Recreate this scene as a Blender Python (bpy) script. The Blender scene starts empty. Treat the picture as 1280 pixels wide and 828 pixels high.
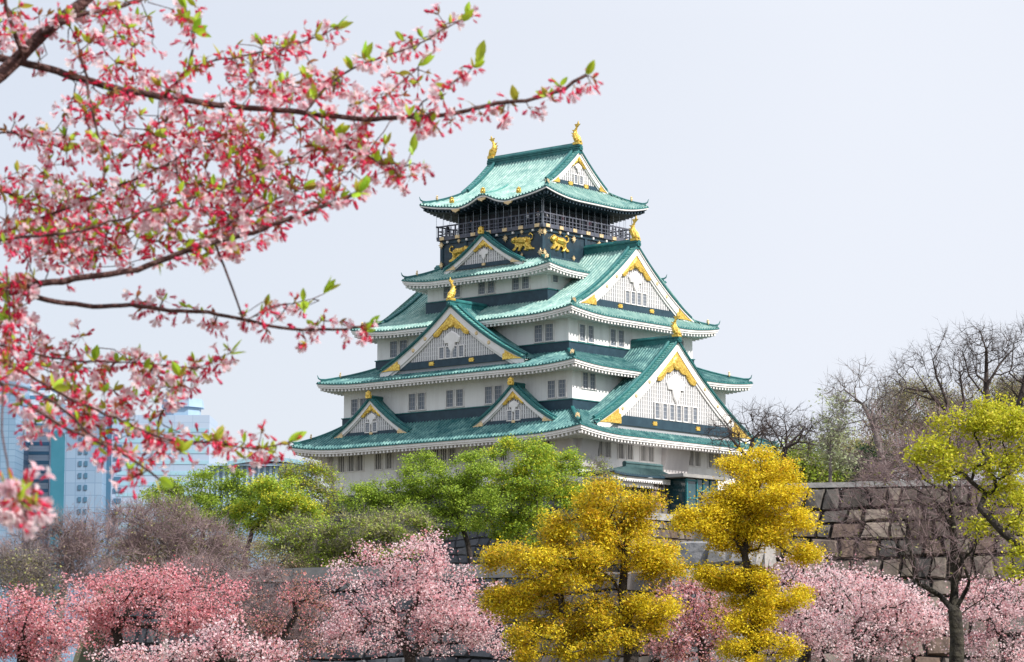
import bpy, math, random
import numpy as np
from mathutils import Vector

# ------------------------------------------------------------------ camera, sky, sun, exposure
SC = bpy.context.scene
COL = SC.collection
RAD = math.radians
FPX, PITCH, EYE = 3423.47, 7.441933, 1.6

cam_d = bpy.data.cameras.new("camera")
cam_d.sensor_width = 36.0
cam_d.lens = FPX / 1280 * 36.0
cam_d.clip_start, cam_d.clip_end = 0.1, 20000
cam_d.dof.use_dof = True
cam_d.dof.focus_distance = 290.0
cam_d.dof.aperture_fstop = 18.0
cam = bpy.data.objects.new("camera", cam_d)
COL.objects.link(cam)
cam.location = (0, 0, EYE)
cam.rotation_euler = (RAD(90 + PITCH), 0, 0)
SC.camera = cam

SUN_DIR = Vector((0.85, -0.53, 0)).normalized()      # where the sun stands, seen from the ground
SUN_EL = RAD(41)
world = bpy.data.worlds.new("World")
SC.world = world
world.use_nodes = True
wn, wl = world.node_tree.nodes, world.node_tree.links
wn.clear()
w_out = wn.new("ShaderNodeOutputWorld")
w_bg = wn.new("ShaderNodeBackground")
w_bg.inputs["Strength"].default_value = 0.1
sky = wn.new("ShaderNodeTexSky")
sky.sky_type = 'NISHITA'
sky.sun_disc = False
sky.sun_elevation = SUN_EL
sky.sun_rotation = math.atan2(SUN_DIR.x, SUN_DIR.y)
sky.air_density, sky.dust_density, sky.ozone_density = 1.0, 2.0, 1.5
# thin high overcast: brighter towards the zenith (CIE overcast law), thinner towards the left
tc = wn.new("ShaderNodeTexCoord")
sep = wn.new("ShaderNodeSeparateXYZ")
wl.new(tc.outputs["Generated"], sep.inputs[0])
zr = wn.new("ShaderNodeMapRange")
zr.inputs["From Min"].default_value, zr.inputs["From Max"].default_value = 0.24, 1.0
zr.inputs["To Min"].default_value, zr.inputs["To Max"].default_value = 1.0, 1.85
wl.new(sep.outputs["Z"], zr.inputs["Value"])
noi = wn.new("ShaderNodeTexNoise")
noi.inputs["Scale"].default_value = 3.0
noi.inputs["Detail"].default_value = 5
wl.new(tc.outputs["Generated"], noi.inputs["Vector"])
nr = wn.new("ShaderNodeMapRange")
nr.inputs["To Min"].default_value, nr.inputs["To Max"].default_value = 0.965, 1.03
wl.new(noi.outputs["Fac"], nr.inputs["Value"])
mm = wn.new("ShaderNodeMath"); mm.operation = 'MULTIPLY'
wl.new(zr.outputs[0], mm.inputs[0]); wl.new(nr.outputs[0], mm.inputs[1])
veil = wn.new("ShaderNodeVectorMath"); veil.operation = 'SCALE'
veil.inputs[0].default_value = (6.30, 6.58, 7.22)
wl.new(mm.outputs[0], veil.inputs["Scale"])
xr = wn.new("ShaderNodeMapRange")
xr.inputs["From Min"].default_value, xr.inputs["From Max"].default_value = -0.20, 0.12
xr.inputs["To Min"].default_value, xr.inputs["To Max"].default_value = 0.74, 0.97
wl.new(sep.outputs["X"], xr.inputs["Value"])
mixw = wn.new("ShaderNodeMix"); mixw.data_type = 'RGBA'
wl.new(xr.outputs[0], mixw.inputs[0])
wl.new(sky.outputs[0], mixw.inputs[6]); wl.new(veil.outputs[0], mixw.inputs[7])
wl.new(mixw.outputs[2], w_bg.inputs["Color"])
wl.new(w_bg.outputs[0], w_out.inputs["Surface"])

sun_d = bpy.data.lights.new("sun", 'SUN')
sun_d.energy, sun_d.angle, sun_d.color = 4.3, RAD(0.5), (1.0, 0.955, 0.88)
sun = bpy.data.objects.new("sun", sun_d)
COL.objects.link(sun)
sd = Vector((SUN_DIR.x * math.cos(SUN_EL), SUN_DIR.y * math.cos(SUN_EL), math.sin(SUN_EL)))
sun.rotation_euler = sd.to_track_quat('Z', 'Y').to_euler()

SC.view_settings.view_transform = 'Standard'
SC.view_settings.look = 'None'
SC.view_settings.exposure = 0.45
SC.view_settings.gamma = 1.0
SC.view_settings.use_curve_mapping = False
SC.render.engine = 'CYCLES'
SC.cycles.max_bounces = 6
SC.cycles.diffuse_bounces = 3
SC.cycles.glossy_bounces = 2
SC.cycles.transmission_bounces = 3
SC.cycles.use_denoising = True
SC.cycles.caustics_reflective = False
SC.cycles.caustics_refractive = False

# ------------------------------------------------------------------ helpers
rng = np.random.default_rng(7)
random.seed(7)


def at(px, py, y):
    """the point at distance y in front of the camera that a pixel of the photograph looks at"""
    a, b = (px - 640) / FPX, (414 - py) / FPX
    c, s = math.cos(RAD(PITCH)), math.sin(RAD(PITCH))
    d = np.array([a, c - b * s, s + b * c])
    return d * (y / d[1]) + np.array([0, 0, EYE])


class MB:
    """collects vertices and faces, then links them as ONE mesh object"""

    def __init__(self):
        self.V, self.F, self.M, self.n = [], [], [], 0

    def add(self, v, faces, m=0):
        v = np.asarray(v, float).reshape(-1, 3)
        f = np.asarray(faces, int)
        self.V.append(v)
        self.F.append(f + self.n)
        self.M.append(np.full(len(f), m, int) if np.isscalar(m) else np.asarray(m, int))
        self.n += len(v)

    def grid(self, P, m=0, flip=False):
        P = np.asarray(P, float)
        a, b = P.shape[:2]
        i = np.arange(a * b).reshape(a, b)
        q = np.stack([i[:-1, :-1], i[1:, :-1], i[1:, 1:], i[:-1, 1:]], -1).reshape(-1, 4)
        if flip:
            q = q[:, ::-1]
        self.add(P.reshape(-1, 3), q, m)

    def hexa(self, p, m=0):
        """8 corners: 0-3 bottom ring, 4-7 top ring"""
        self.add(p, [[3, 2, 1, 0], [4, 5, 6, 7], [0, 1, 5, 4], [1, 2, 6, 5], [2, 3, 7, 6], [3, 0, 4, 7]], m)

    def box(self, c, s, ax=None, m=0):
        c = np.asarray(c, float)
        x, y, z = (np.eye(3) if ax is None else np.asarray(ax, float)) * (np.asarray(s, float)[:, None] / 2)
        self.hexa([c - x - y - z, c + x - y - z, c + x + y - z, c - x + y - z,
                   c - x - y + z, c + x - y + z, c + x + y + z, c - x + y + z], m)

    def tube(self, pts, rad, k=5, m=0, caps=True):
        pts = np.asarray(pts, float)
        n = len(pts)
        rad = np.full(n, rad) if np.isscalar(rad) else np.asarray(rad, float)
        t = np.gradient(pts, axis=0)
        t /= np.linalg.norm(t, axis=1)[:, None] + 1e-12
        ref = np.array([0.31, 0.17, 0.93]) if abs(t[0] @ np.array([0.31, 0.17, 0.93])) < .9 else np.array([0.9, -0.3, 0.1])
        u = np.cross(t, ref); u /= np.linalg.norm(u, axis=1)[:, None] + 1e-12
        w = np.cross(t, u)
        an = np.arange(k) * 2 * math.pi / k
        R = pts[:, None, :] + rad[:, None, None] * (np.cos(an)[None, :, None] * u[:, None, :] + np.sin(an)[None, :, None] * w[:, None, :])
        i = np.arange(n * k).reshape(n, k)
        j = np.roll(i, -1, 1)
        q = np.stack([i[:-1], j[:-1], j[1:], i[1:]], -1).reshape(-1, 4)
        self.add(R.reshape(-1, 3), q, m)
        if caps:
            b = self.n - n * k
            for ring in (0, n - 1):
                c = pts[ring]
                self.add([c], np.zeros((0, 3), int), m)
                ci = self.n - 1
                f = np.array([[b + ring * k + a, b + ring * k + (a + 1) % k, ci] for a in range(k)])
                self.F.append(f if ring else f[:, ::-1]); self.M.append(np.full(k, m, int))

    def prism(self, outline, o, ux, uy, un, m=0, inset=0.0):
        """closed 2-D outline in the plane (ux, uy) at o, thickened along un"""
        o, ux, uy, un = (np.asarray(a, float) for a in (o, ux, uy, un))
        q = np.asarray(outline, float)
        ctr = q.mean(0)
        q2 = ctr + (q - ctr) * (1 - inset)
        k = len(q)
        A = o + q[:, :1] * ux + q[:, 1:] * uy
        B = o + q2[:, :1] * ux + q2[:, 1:] * uy + un
        base = self.n
        self.add(np.vstack([A, B]), [[i, (i + 1) % k, k + (i + 1) % k, k + i] for i in range(k)], m)
        for off, rev in ((k, False), (0, True)):
            # ear clipping through mathutils keeps concave outlines right
            from mathutils.geometry import tessellate_polygon
            tri = np.array(tessellate_polygon([[Vector((a, b, 0)) for a, b in (q2 if off else q)]]), int)
            if len(tri):
                self.F.append(tri + base + off); self.M.append(np.full(len(tri), m, int))

    def sweep(self, pts, prof, up=(0, 0, 1), m=0):
        """profile (sideways, up) carried along a path"""
        pts = np.asarray(pts, float); prof = np.asarray(prof, float); up = np.asarray(up, float)
        t = np.gradient(pts, axis=0); t /= np.linalg.norm(t, axis=1)[:, None]
        s = np.cross(t, up); s /= np.linalg.norm(s, axis=1)[:, None]
        w = np.cross(s, t)
        R = pts[:, None, :] + prof[None, :, :1] * s[:, None, :] + prof[None, :, 1:] * w[:, None, :]
        k = len(prof); n = len(pts)
        i = np.arange(n * k).reshape(n, k); j = np.roll(i, -1, 1)
        self.add(R.reshape(-1, 3), np.stack([i[:-1], j[:-1], j[1:], i[1:]], -1).reshape(-1, 4), m)
        b = self.n - n * k
        e = np.array([[0, a, a + 1] for a in range(1, k - 1)])
        self.F += [b + e, b + (n - 1) * k + e[:, ::-1]]; self.M += [np.full(k - 2, m, int)] * 2

    def build(self, name, mats, parent=None, smooth=False, loc=None, off=None):
        V = np.concatenate(self.V) if self.V else np.zeros((0, 3))
        if off is not None:
            V = V - np.asarray(off, float)
        me = bpy.data.meshes.new(name)
        me.vertices.add(len(V)); me.vertices.foreach_set("co", V.astype(np.float32).ravel())
        Fs = [(f, m) for f, m in zip(self.F, self.M) if len(f)]
        tot = np.concatenate([np.full(len(f), f.shape[1]) for f, _ in Fs])
        me.loops.add(int(tot.sum()))
        me.loops.foreach_set("vertex_index", np.concatenate([f.ravel() for f, _ in Fs]).astype(np.int32))
        me.polygons.add(len(tot))
        me.polygons.foreach_set("loop_start", (np.cumsum(tot) - tot).astype(np.int32))
        me.polygons.foreach_set("loop_total", tot.astype(np.int32))
        me.polygons.foreach_set("material_index", np.concatenate([m for _, m in Fs]).astype(np.int32))
        me.polygons.foreach_set("use_smooth", np.full(len(tot), bool(smooth)))
        for m in (mats if isinstance(mats, (list, tuple)) else [mats]):
            me.materials.append(m)
        me.update(calc_edges=True)
        o = bpy.data.objects.new(name, me)
        COL.objects.link(o)
        if parent is not None:
            o.parent = parent
        if loc is not None:
            o.location = loc
        return o


def tag(o, label, cat, group=None):
    o['label'] = label; o['category'] = cat
    if group:
        o['group'] = group
    return o


def thing(name, label, cat, loc=(0, 0, 0), rz=0.0, group=None):
    o = bpy.data.objects.new(name, None)
    COL.objects.link(o)
    o.location = loc; o.rotation_euler = (0, 0, rz)
    o.empty_display_size = 0.3
    return tag(o, label, cat, group)


# ------------------------------------------------------------------ materials
def mat(name, col, rough=0.7, col2=None, scale=1.0, metal=0.0, bump=0.0, bscale=None, spec=0.4, island=None, transl=0.0, detail=6, contrast=(0.35, 0.65), stretch=None, col3=None, streak=None):
    m = bpy.data.materials.new(name)
    m.use_nodes = True
    nt = m.node_tree; n, l = nt.nodes, nt.links
    p = n["Principled BSDF"]
    p.inputs["Roughness"].default_value = rough
    p.inputs["Metallic"].default_value = metal
    p.inputs["Specular IOR Level"].default_value = spec
    p.inputs["Base Color"].default_value = (*col, 1)
    out = None
    tcn = n.new("ShaderNodeTexCoord")
    vec = tcn.outputs["Object"]
    if stretch:
        mp = n.new("ShaderNodeMapping"); mp.inputs["Scale"].default_value = stretch
        l.new(vec, mp.inputs[0]); vec = mp.outputs[0]
    if island:
        g = n.new("ShaderNodeNewGeometry")
        r = n.new("ShaderNodeValToRGB")
        r.color_ramp.interpolation = 'LINEAR'
        el = r.color_ramp.elements
        while len(el) < len(island):
            el.new(0.5)
        for i, c in enumerate(island):
            el[i].position = i / (len(island) - 1); el[i].color = (*c, 1)
        l.new(g.outputs["Random Per Island"], r.inputs[0])
        out = r.outputs[0]
    if col2 is not None:
        no = n.new("ShaderNodeTexNoise")
        no.inputs["Scale"].default_value = scale; no.inputs["Detail"].default_value = detail
        no.inputs["Roughness"].default_value = 0.62
        l.new(vec, no.inputs["Vector"])
        r2 = n.new("ShaderNodeValToRGB")
        e = r2.color_ramp.elements
        e[0].position, e[1].position = contrast
        e[0].color, e[1].color = (*col, 1), (*col2, 1)
        if col3 is not None:
            x = e.new(min(0.98, contrast[1] + 0.1)); x.color = (*col3, 1)
        l.new(no.outputs["Fac"], r2.inputs[0])
        if out is None:
            out = r2.outputs[0]
        else:
            mx = n.new("ShaderNodeMix"); mx.data_type = 'RGBA'; mx.blend_type = 'MULTIPLY'
            mx.inputs[0].default_value = 1.0
            l.new(out, mx.inputs[6]); l.new(r2.outputs[0], mx.inputs[7])
            out = mx.outputs[2]
    if streak:
        mp2 = n.new("ShaderNodeMapping"); mp2.inputs["Scale"].default_value = streak[1]
        l.new(tcn.outputs["Object"], mp2.inputs[0])
        n2 = n.new("ShaderNodeTexNoise"); n2.inputs["Scale"].default_value = 1.0; n2.inputs["Detail"].default_value = 7; n2.inputs["Roughness"].default_value = .7
        l.new(mp2.outputs[0], n2.inputs["Vector"])
        r3 = n.new("ShaderNodeValToRGB"); r3.color_ramp.elements[0].position, r3.color_ramp.elements[1].position = streak[2]
        r3.color_ramp.elements[0].color = (*streak[0], 1); r3.color_ramp.elements[1].color = (1, 1, 1, 1)
        l.new(n2.outputs["Fac"], r3.inputs[0])
        m3 = n.new("ShaderNodeMix"); m3.data_type = 'RGBA'; m3.blend_type = 'MULTIPLY'; m3.inputs[0].default_value = 1.0
        l.new(out, m3.inputs[6]); l.new(r3.outputs[0], m3.inputs[7]); out = m3.outputs[2]
    if out is not None:
        l.new(out, p.inputs["Base Color"])
    if bump:
        nb = n.new("ShaderNodeTexNoise")
        nb.inputs["Scale"].default_value = bscale or scale * 3; nb.inputs["Detail"].default_value = 8
        l.new(vec, nb.inputs["Vector"])
        bp = n.new("ShaderNodeBump"); bp.inputs["Strength"].default_value = bump
        bp.inputs["Distance"].default_value = 0.1
        l.new(nb.outputs["Fac"], bp.inputs["Height"])
        l.new(bp.outputs[0], p.inputs["Normal"])
    if transl:
        tr = n.new("ShaderNodeBsdfTranslucent")
        if out is not None:
            l.new(out, tr.inputs["Color"])
        else:
            tr.inputs["Color"].default_value = (*col, 1)
        ms = n.new("ShaderNodeMixShader"); ms.inputs[0].default_value = transl
        l.new(p.outputs[0], ms.inputs[1]); l.new(tr.outputs[0], ms.inputs[2])
        l.new(ms.outputs[0], n["Material Output"].inputs["Surface"])
    return m


M = {}
M['plaster'] = mat('white_plaster', (0.83, 0.82, 0.81), 0.85, (0.75, 0.74, 0.735), 0.35, bump=0.15, bscale=3, contrast=(0.3, 0.75), stretch=(1, 1, 0.25), streak=((0.86, 0.85, 0.85), (1.1, 1.1, .12), (0.30, 0.52)))
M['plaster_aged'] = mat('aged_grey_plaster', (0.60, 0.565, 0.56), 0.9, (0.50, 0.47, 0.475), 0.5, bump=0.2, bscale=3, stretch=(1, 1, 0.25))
M['trim'] = mat('white_painted_trim', (0.80, 0.78, 0.77), 0.75, (0.66, 0.62, 0.60), 0.8, contrast=(0.35, 0.8))
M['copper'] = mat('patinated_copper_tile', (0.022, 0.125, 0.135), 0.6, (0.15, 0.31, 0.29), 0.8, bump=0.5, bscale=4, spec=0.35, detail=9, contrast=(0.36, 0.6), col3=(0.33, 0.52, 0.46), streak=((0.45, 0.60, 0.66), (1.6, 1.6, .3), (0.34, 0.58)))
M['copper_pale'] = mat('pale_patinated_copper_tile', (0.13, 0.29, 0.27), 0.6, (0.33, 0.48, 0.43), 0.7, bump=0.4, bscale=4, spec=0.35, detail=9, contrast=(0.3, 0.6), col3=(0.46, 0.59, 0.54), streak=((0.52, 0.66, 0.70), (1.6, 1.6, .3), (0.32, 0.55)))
M['ridge'] = mat('dark_copper_ridge', (0.010, 0.092, 0.10), 0.5, (0.028, 0.165, 0.162), 1.2, bump=0.4, spec=0.4)
M['rake'] = mat('rake_tile_copper', (0.05, 0.23, 0.215), 0.5, (0.18, 0.42, 0.37), 2.2, bump=0.3, contrast=(0.4, 0.6))
M['dark'] = mat('black_lacquered_wood', (0.008, 0.022, 0.036), 0.45, (0.016, 0.042, 0.062), 1.5, spec=0.5)
M['navy'] = mat('dark_navy_board', (0.012, 0.035, 0.055), 0.55, (0.022, 0.055, 0.08), 1.2)
M['rail'] = mat('weathered_dark_rail', (0.05, 0.06, 0.09), 0.6, (0.12, 0.12, 0.15), 1.6)
M['gold'] = mat('gilded_metal', (0.50, 0.27, 0.03), 0.38, (1.0, 0.74, 0.17), 5.0, metal=0.55, bump=0.6, bscale=6, spec=0.6)
M['oldgold'] = mat('tarnished_gilt_fitting', (0.62, 0.45, 0.24), 0.5, (0.8, 0.62, 0.36), 3.0, metal=0.35, bump=0.5, bscale=6)
M['glass'] = mat('dark_window_glass', (0.10, 0.125, 0.165), 0.25, (0.17, 0.20, 0.25), 0.8, spec=0.6)
M['lattice_gap'] = mat('dark_lattice_gap', (0.02, 0.023, 0.032), 0.6)
M['porch_tile'] = mat('grey_teal_porch_tile', (0.02, 0.06, 0.065), 0.6, (0.05, 0.10, 0.10), 1.0)
M['bar'] = mat('grey_window_bar', (0.42, 0.43, 0.46), 0.7)
M['slat'] = mat('white_lattice_slat', (0.66, 0.65, 0.65), 0.8)
M['lattice_back'] = mat('grey_lattice_backing', (0.36, 0.365, 0.385), 0.85)
M['wire'] = mat('steel_wire', (0.45, 0.50, 0.56), 0.4, metal=0.5)
M['stone'] = mat('granite_block', (0.82, 0.80, 0.78), 0.9, (0.38, 0.38, 0.38), 0.9, bump=1.0, bscale=2.4, streak=((0.42, 0.42, 0.38), (.5, .5, .16), (0.36, 0.60)), contrast=(0.3, 0.75),
                 island=[(0.15, 0.13, 0.12), (0.32, 0.25, 0.21), (0.21, 0.18, 0.165), (0.42, 0.35, 0.30), (0.17, 0.13, 0.12), (0.30, 0.21, 0.17), (0.085, 0.08, 0.08), (0.26, 0.235, 0.22)])
M['stone_pale'] = mat('pale_granite_block', (0.9, 0.9, 0.9), 0.9, (0.6, 0.6, 0.62), 0.9, bump=0.8, bscale=3, contrast=(0.3, 0.75),
                      island=[(0.30, 0.29, 0.29), (0.42, 0.40, 0.38), (0.34, 0.33, 0.33), (0.48, 0.45, 0.42), (0.26, 0.26, 0.27)])
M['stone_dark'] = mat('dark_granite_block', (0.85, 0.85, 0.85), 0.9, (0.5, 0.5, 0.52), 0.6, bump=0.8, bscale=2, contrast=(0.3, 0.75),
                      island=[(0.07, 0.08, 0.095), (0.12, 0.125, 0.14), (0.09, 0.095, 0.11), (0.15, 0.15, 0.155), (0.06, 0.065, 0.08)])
M['joint'] = mat('dark_stone_joint', (0.03, 0.03, 0.033), 1.0)
M['coping'] = mat('pale_coping_stone', (0.34, 0.325, 0.31), 0.9, (0.22, 0.215, 0.215), 0.6, bump=0.6, bscale=3)
M['soil'] = mat('bare_soil_and_grass', (0.13, 0.115, 0.095), 1.0, (0.075, 0.085, 0.045), 0.15, bump=0.6, bscale=1.5)
M['bark'] = mat('dark_tree_bark', (0.022, 0.017, 0.016), 0.95, (0.06, 0.048, 0.042), 5.0, bump=0.8, bscale=14)
M['bark_moss'] = mat('mossy_tree_bark', (0.014, 0.011, 0.010), 0.95, (0.055, 0.048, 0.034), 7.0, bump=0.8, bscale=10)
M['bark_grey'] = mat('grey_tree_bark', (0.12, 0.10, 0.095), 0.95, (0.22, 0.19, 0.18), 2.0, bump=0.6, bscale=6)
M['bark_brown'] = mat('brown_tree_bark', (0.035, 0.025, 0.024), 0.95, (0.085, 0.065, 0.06), 3.0)
M['bark_pink'] = mat('purplish_twig_bark', (0.17, 0.11, 0.115), 0.9, (0.30, 0.22, 0.22), 2.0)
M['bark_cherry'] = mat('red_brown_cherry_bark', (0.05, 0.018, 0.016), 0.7, (0.13, 0.058, 0.05), 30.0, bump=0.6, bscale=60, stretch=(1, 1, 1))


def leafmat(name, cols, transl=0.35, rough=0.6):
    return mat(name, cols[0], rough, island=cols, transl=transl, spec=0.25)


M['leaf_yellow'] = leafmat('yellow_young_leaf', [(0.62, 0.47, 0.016), (0.86, 0.66, 0.025), (0.76, 0.62, 0.025), (0.90, 0.70, 0.035), (0.46, 0.42, 0.022), (0.84, 0.52, 0.025)])
M['leaf_gold'] = leafmat('golden_green_leaf', [(0.15, 0.18, 0.016), (0.48, 0.37, 0.02), (0.70, 0.46, 0.022), (0.30, 0.28, 0.02), (0.74, 0.38, 0.028), (0.18, 0.22, 0.022)])
M['leaf_lime'] = leafmat('lime_spring_leaf', [(0.38, 0.43, 0.025), (0.58, 0.59, 0.035), (0.50, 0.46, 0.04), (0.64, 0.56, 0.05)])
M['leaf_green'] = leafmat('fresh_green_leaf', [(0.19, 0.31, 0.04), (0.34, 0.48, 0.045), (0.26, 0.38, 0.055), (0.46, 0.57, 0.05), (0.13, 0.23, 0.045)])
M['leaf_mid'] = leafmat('mid_green_leaf', [(0.19, 0.29, 0.035), (0.34, 0.46, 0.04), (0.26, 0.36, 0.05), (0.42, 0.49, 0.06), (0.14, 0.22, 0.035)])
M['leaf_olive'] = leafmat('olive_budding_leaf', [(0.24, 0.25, 0.08), (0.37, 0.38, 0.11), (0.29, 0.28, 0.12), (0.43, 0.41, 0.17)])
M['leaf_brown'] = leafmat('brownish_olive_leaf', [(0.20, 0.155, 0.11), (0.28, 0.22, 0.14), (0.33, 0.29, 0.14), (0.24, 0.18, 0.15)])
M['leaf_dark'] = leafmat('dark_evergreen_leaf', [(0.02, 0.05, 0.025), (0.04, 0.085, 0.03), (0.03, 0.06, 0.03)])
M['leaf_pale'] = leafmat('pale_green_bud', [(0.40, 0.46, 0.24), (0.50, 0.54, 0.33), (0.33, 0.38, 0.2)])
M['bl_pale'] = leafmat('pale_pink_blossom', [(0.87, 0.66, 0.68), (0.90, 0.77, 0.78), (0.85, 0.60, 0.63), (0.89, 0.73, 0.75), (0.72, 0.38, 0.39), (0.91, 0.84, 0.84)], 0.5)
M['bl_mid'] = leafmat('mid_pink_blossom', [(0.82, 0.42, 0.47), (0.87, 0.58, 0.61), (0.70, 0.24, 0.29), (0.84, 0.48, 0.52), (0.44, 0.14, 0.11), (0.88, 0.70, 0.71)], 0.5)
M['bl_deep'] = leafmat('deep_pink_blossom', [(0.76, 0.25, 0.29), (0.83, 0.40, 0.44), (0.62, 0.14, 0.17), (0.80, 0.32, 0.35), (0.86, 0.58, 0.61), (0.44, 0.14, 0.09)], 0.5)
M['bl_rust'] = leafmat('rusty_faded_blossom', [(0.36, 0.14, 0.11), (0.50, 0.24, 0.20), (0.30, 0.17, 0.08), (0.60, 0.33, 0.31), (0.26, 0.15, 0.08)], 0.35)
# ------------------------------------------------------------------ the castle keep
KEEP_Z = 24.5
KEEP_XY = (2.8893, 350.0)
KEEP_RZ = RAD(49.372217 - 90)
KX = np.array([math.cos(KEEP_RZ), math.sin(KEEP_RZ), 0]); KY = np.array([-math.sin(KEEP_RZ), math.cos(KEEP_RZ), 0])
OFF = (0, 0, KEEP_Z)
keep = thing("castle_keep", "tall white Japanese castle keep with stacked green copper roofs and gold ornaments", "castle", (*KEEP_XY, EYE + KEEP_Z), KEEP_RZ)


def kw(x, y, z):
    """keep coordinates to world"""
    return np.array([*KEEP_XY, EYE]) + x * KX + y * KY + np.array([0, 0, z])


def kray(px, py, axis, val):
    """keep coordinates of the point of plane X=val or Y=val seen at a pixel"""
    d = at(px, py, 1.0) - np.array([0, 0, EYE])
    c = np.array([*KEEP_XY, 0]); a = KX if axis == 'X' else KY
    p = d * ((val + c @ a) / (d @ a)) - c
    return float(p @ KX), float(p @ KY), float(p[2])


def kb(mb, name, mats, parent=keep, smooth=False):
    return mb.build(name, mats, parent, smooth, off=OFF)


SIDES = {'front': ((0, -1), (1, 0)), 'right': ((1, 0), (0, 1)), 'back': ((0, 1), (-1, 0)), 'left': ((-1, 0), (0, -1))}


def P3(side, t, d, z):
    n, tt = SIDES[side]
    t, d, z = np.broadcast_arrays(np.asarray(t, float), np.asarray(d, float), np.asarray(z, float))
    return np.stack([tt[0] * t + n[0] * d, tt[1] * t + n[1] * d, z], -1)


class RoofSide:
    def __init__(s, side, d0, d1, zf, ai, ao, up, L, dk=None, bump=None):
        """d0..d1 distance from the keep's axis; half-width ai up to dk, then ai..ao linearly"""
        s.side, s.d0, s.d1, s.zf, s.ai, s.ao, s.up, s.L = side, d0, d1, zf, ai, ao, up, L
        s.dk = d0 if dk is None else dk
        s.bump = bump

    def dmin(s, t):
        t = np.abs(t)
        return np.where(t <= s.ai, s.d0, s.dk + (t - s.ai) / (s.ao - s.ai) * (s.d1 - s.dk))

    def half(s, d):
        return s.ai + (s.ao - s.ai) * np.clip((d - s.dk) / (s.d1 - s.dk), 0, 1)

    def z(s, t, d):
        f = np.clip((d - s.dk) / (s.d1 - s.dk), 0, 1)
        c = np.clip((np.abs(t) - (s.half(d) - s.L)) / s.L, 0, 1)
        z = s.zf(d) + s.up * c ** 2 * f ** 1.5
        if s.bump:
            z = z + s.bump(t, f)
        return z

    def tiles(s, mb, sp=0.52, h=0.15, rows=11, m=0):
        N = max(4, int(2 * s.ao / sp)); sp = 2 * s.ao / N
        c = -s.ao + (np.arange(N) + 0.5) * sp
        off = np.array([-.5, -.27, -.15, .15, .27, .5]) * sp
        hh = np.array([0, 0, h, h, 0, 0])
        T = (c[:, None] + off[None]).ravel(); H = np.tile(hh, N)
        T = np.clip(T, -s.ao + 1e-4, s.ao - 1e-4)
        d = s.dmin(T)[:, None] + (s.d1 - s.dmin(T))[:, None] * np.linspace(0, 1, rows)[None]
        Z = s.z(T[:, None], d) + H[:, None]
        mb.grid(P3(s.side, T[:, None], d, Z), m)
        ze = s.z(T, np.full_like(T, s.d1))
        e = np.stack([P3(s.side, T, s.d1, ze + H), P3(s.side, T, s.d1, ze - 0.13)], 1)
        mb.grid(e, 1)

    def eave(s, mb, dw, aw, white=0, thick=0.5, raf=0.30, rise=0.30, sp=0.62):
        A = s.ao; n = 81
        t = np.linspace(-A, A, n)
        ze = s.z(t, np.full(n, s.d1))
        o1, o2 = 0.10, 0.34
        zmid = float(s.zf(np.array(s.d1)))
        k = np.clip((np.abs(t) - aw) / (A - aw), 0, 1)
        din = dw + (s.d1 - o2 - dw) * k
        zs = zmid - 0.13 - thick + rise
        zin = zs + (ze - 0.13 - thick - zs) * k
        rows = [P3(s.side, t * (A - 0.0) / A, s.d1 - 0.002, ze - 0.13), P3(s.side, t * (A - o1) / A, s.d1 - o1, ze - 0.13),
                P3(s.side, t * (A - o1) / A, s.d1 - o1, ze - 0.13 - thick * .55), P3(s.side, t * (A - .2) / A, s.d1 - .2, ze - 0.13 - thick * .6),
                P3(s.side, t * (A - .2) / A, s.d1 - .2, ze - 0.13 - thick), P3(s.side, t * (A - o2) / A, s.d1 - o2, ze - 0.13 - thick)]
        rows.append(P3(s.side, np.sign(t) * np.minimum(np.abs(t), aw + (A - o2 - aw) * k), din, zin))
        mb.grid(np.stack(rows, 1), white)
        # rafters
        N = int(2 * (A - 0.3) / sp); tc = -(A - 0.3) + (np.arange(N) + .5) * (2 * (A - 0.3) / N)
        for x in tc:
            kx = np.clip((abs(x) - aw) / (A - aw), 0, 1)
            d_i = dw + (s.d1 - o2 - dw) * kx; d_o = s.d1 - 0.30
            if d_o - d_i < 0.2:
                continue
            z_o = float(s.z(np.array(x), np.array(s.d1))) - 0.13 - thick
            z_i = zs + (z_o - zs) * kx
            w = 0.13
            q = []
            for zz in (-raf, 0.03):
                q += [P3(s.side, x - w, d_i, z_i + zz), P3(s.side, x + w, d_i, z_i + zz), P3(s.side, x + w, d_o, z_o + zz), P3(s.side, x - w, d_o, z_o + zz)]
            mb.hexa(q, white)


def quad3(p):
    (a, za), (b, zb), (c, zc) = p
    k = np.linalg.solve(np.array([[1, a, a * a], [1, b, b * b], [1, c, c * c]], float), np.array([za, zb, zc], float))
    return lambda d: k[0] + k[1] * np.asarray(d, float) + k[2] * np.asarray(d, float) ** 2


def skirt(d0, z0, d1, z1, sag=0.22):
    return lambda d: z0 + (z1 - z0) * ((1 + sag) * ((np.asarray(d, float) - d0) / (d1 - d0)) - sag * ((np.asarray(d, float) - d0) / (d1 - d0)) ** 2)


RIDGE_PROF = [(-.30, -.15), (-.26, .28), (-.34, .30), (-.34, .40), (-.14, .56), (.14, .56), (.34, .40), (.34, .30), (.26, .28), (.30, -.15)]


def scaled(prof, sx, sz):
    return [(a * sx, b * sz) for a, b in prof]


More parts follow.
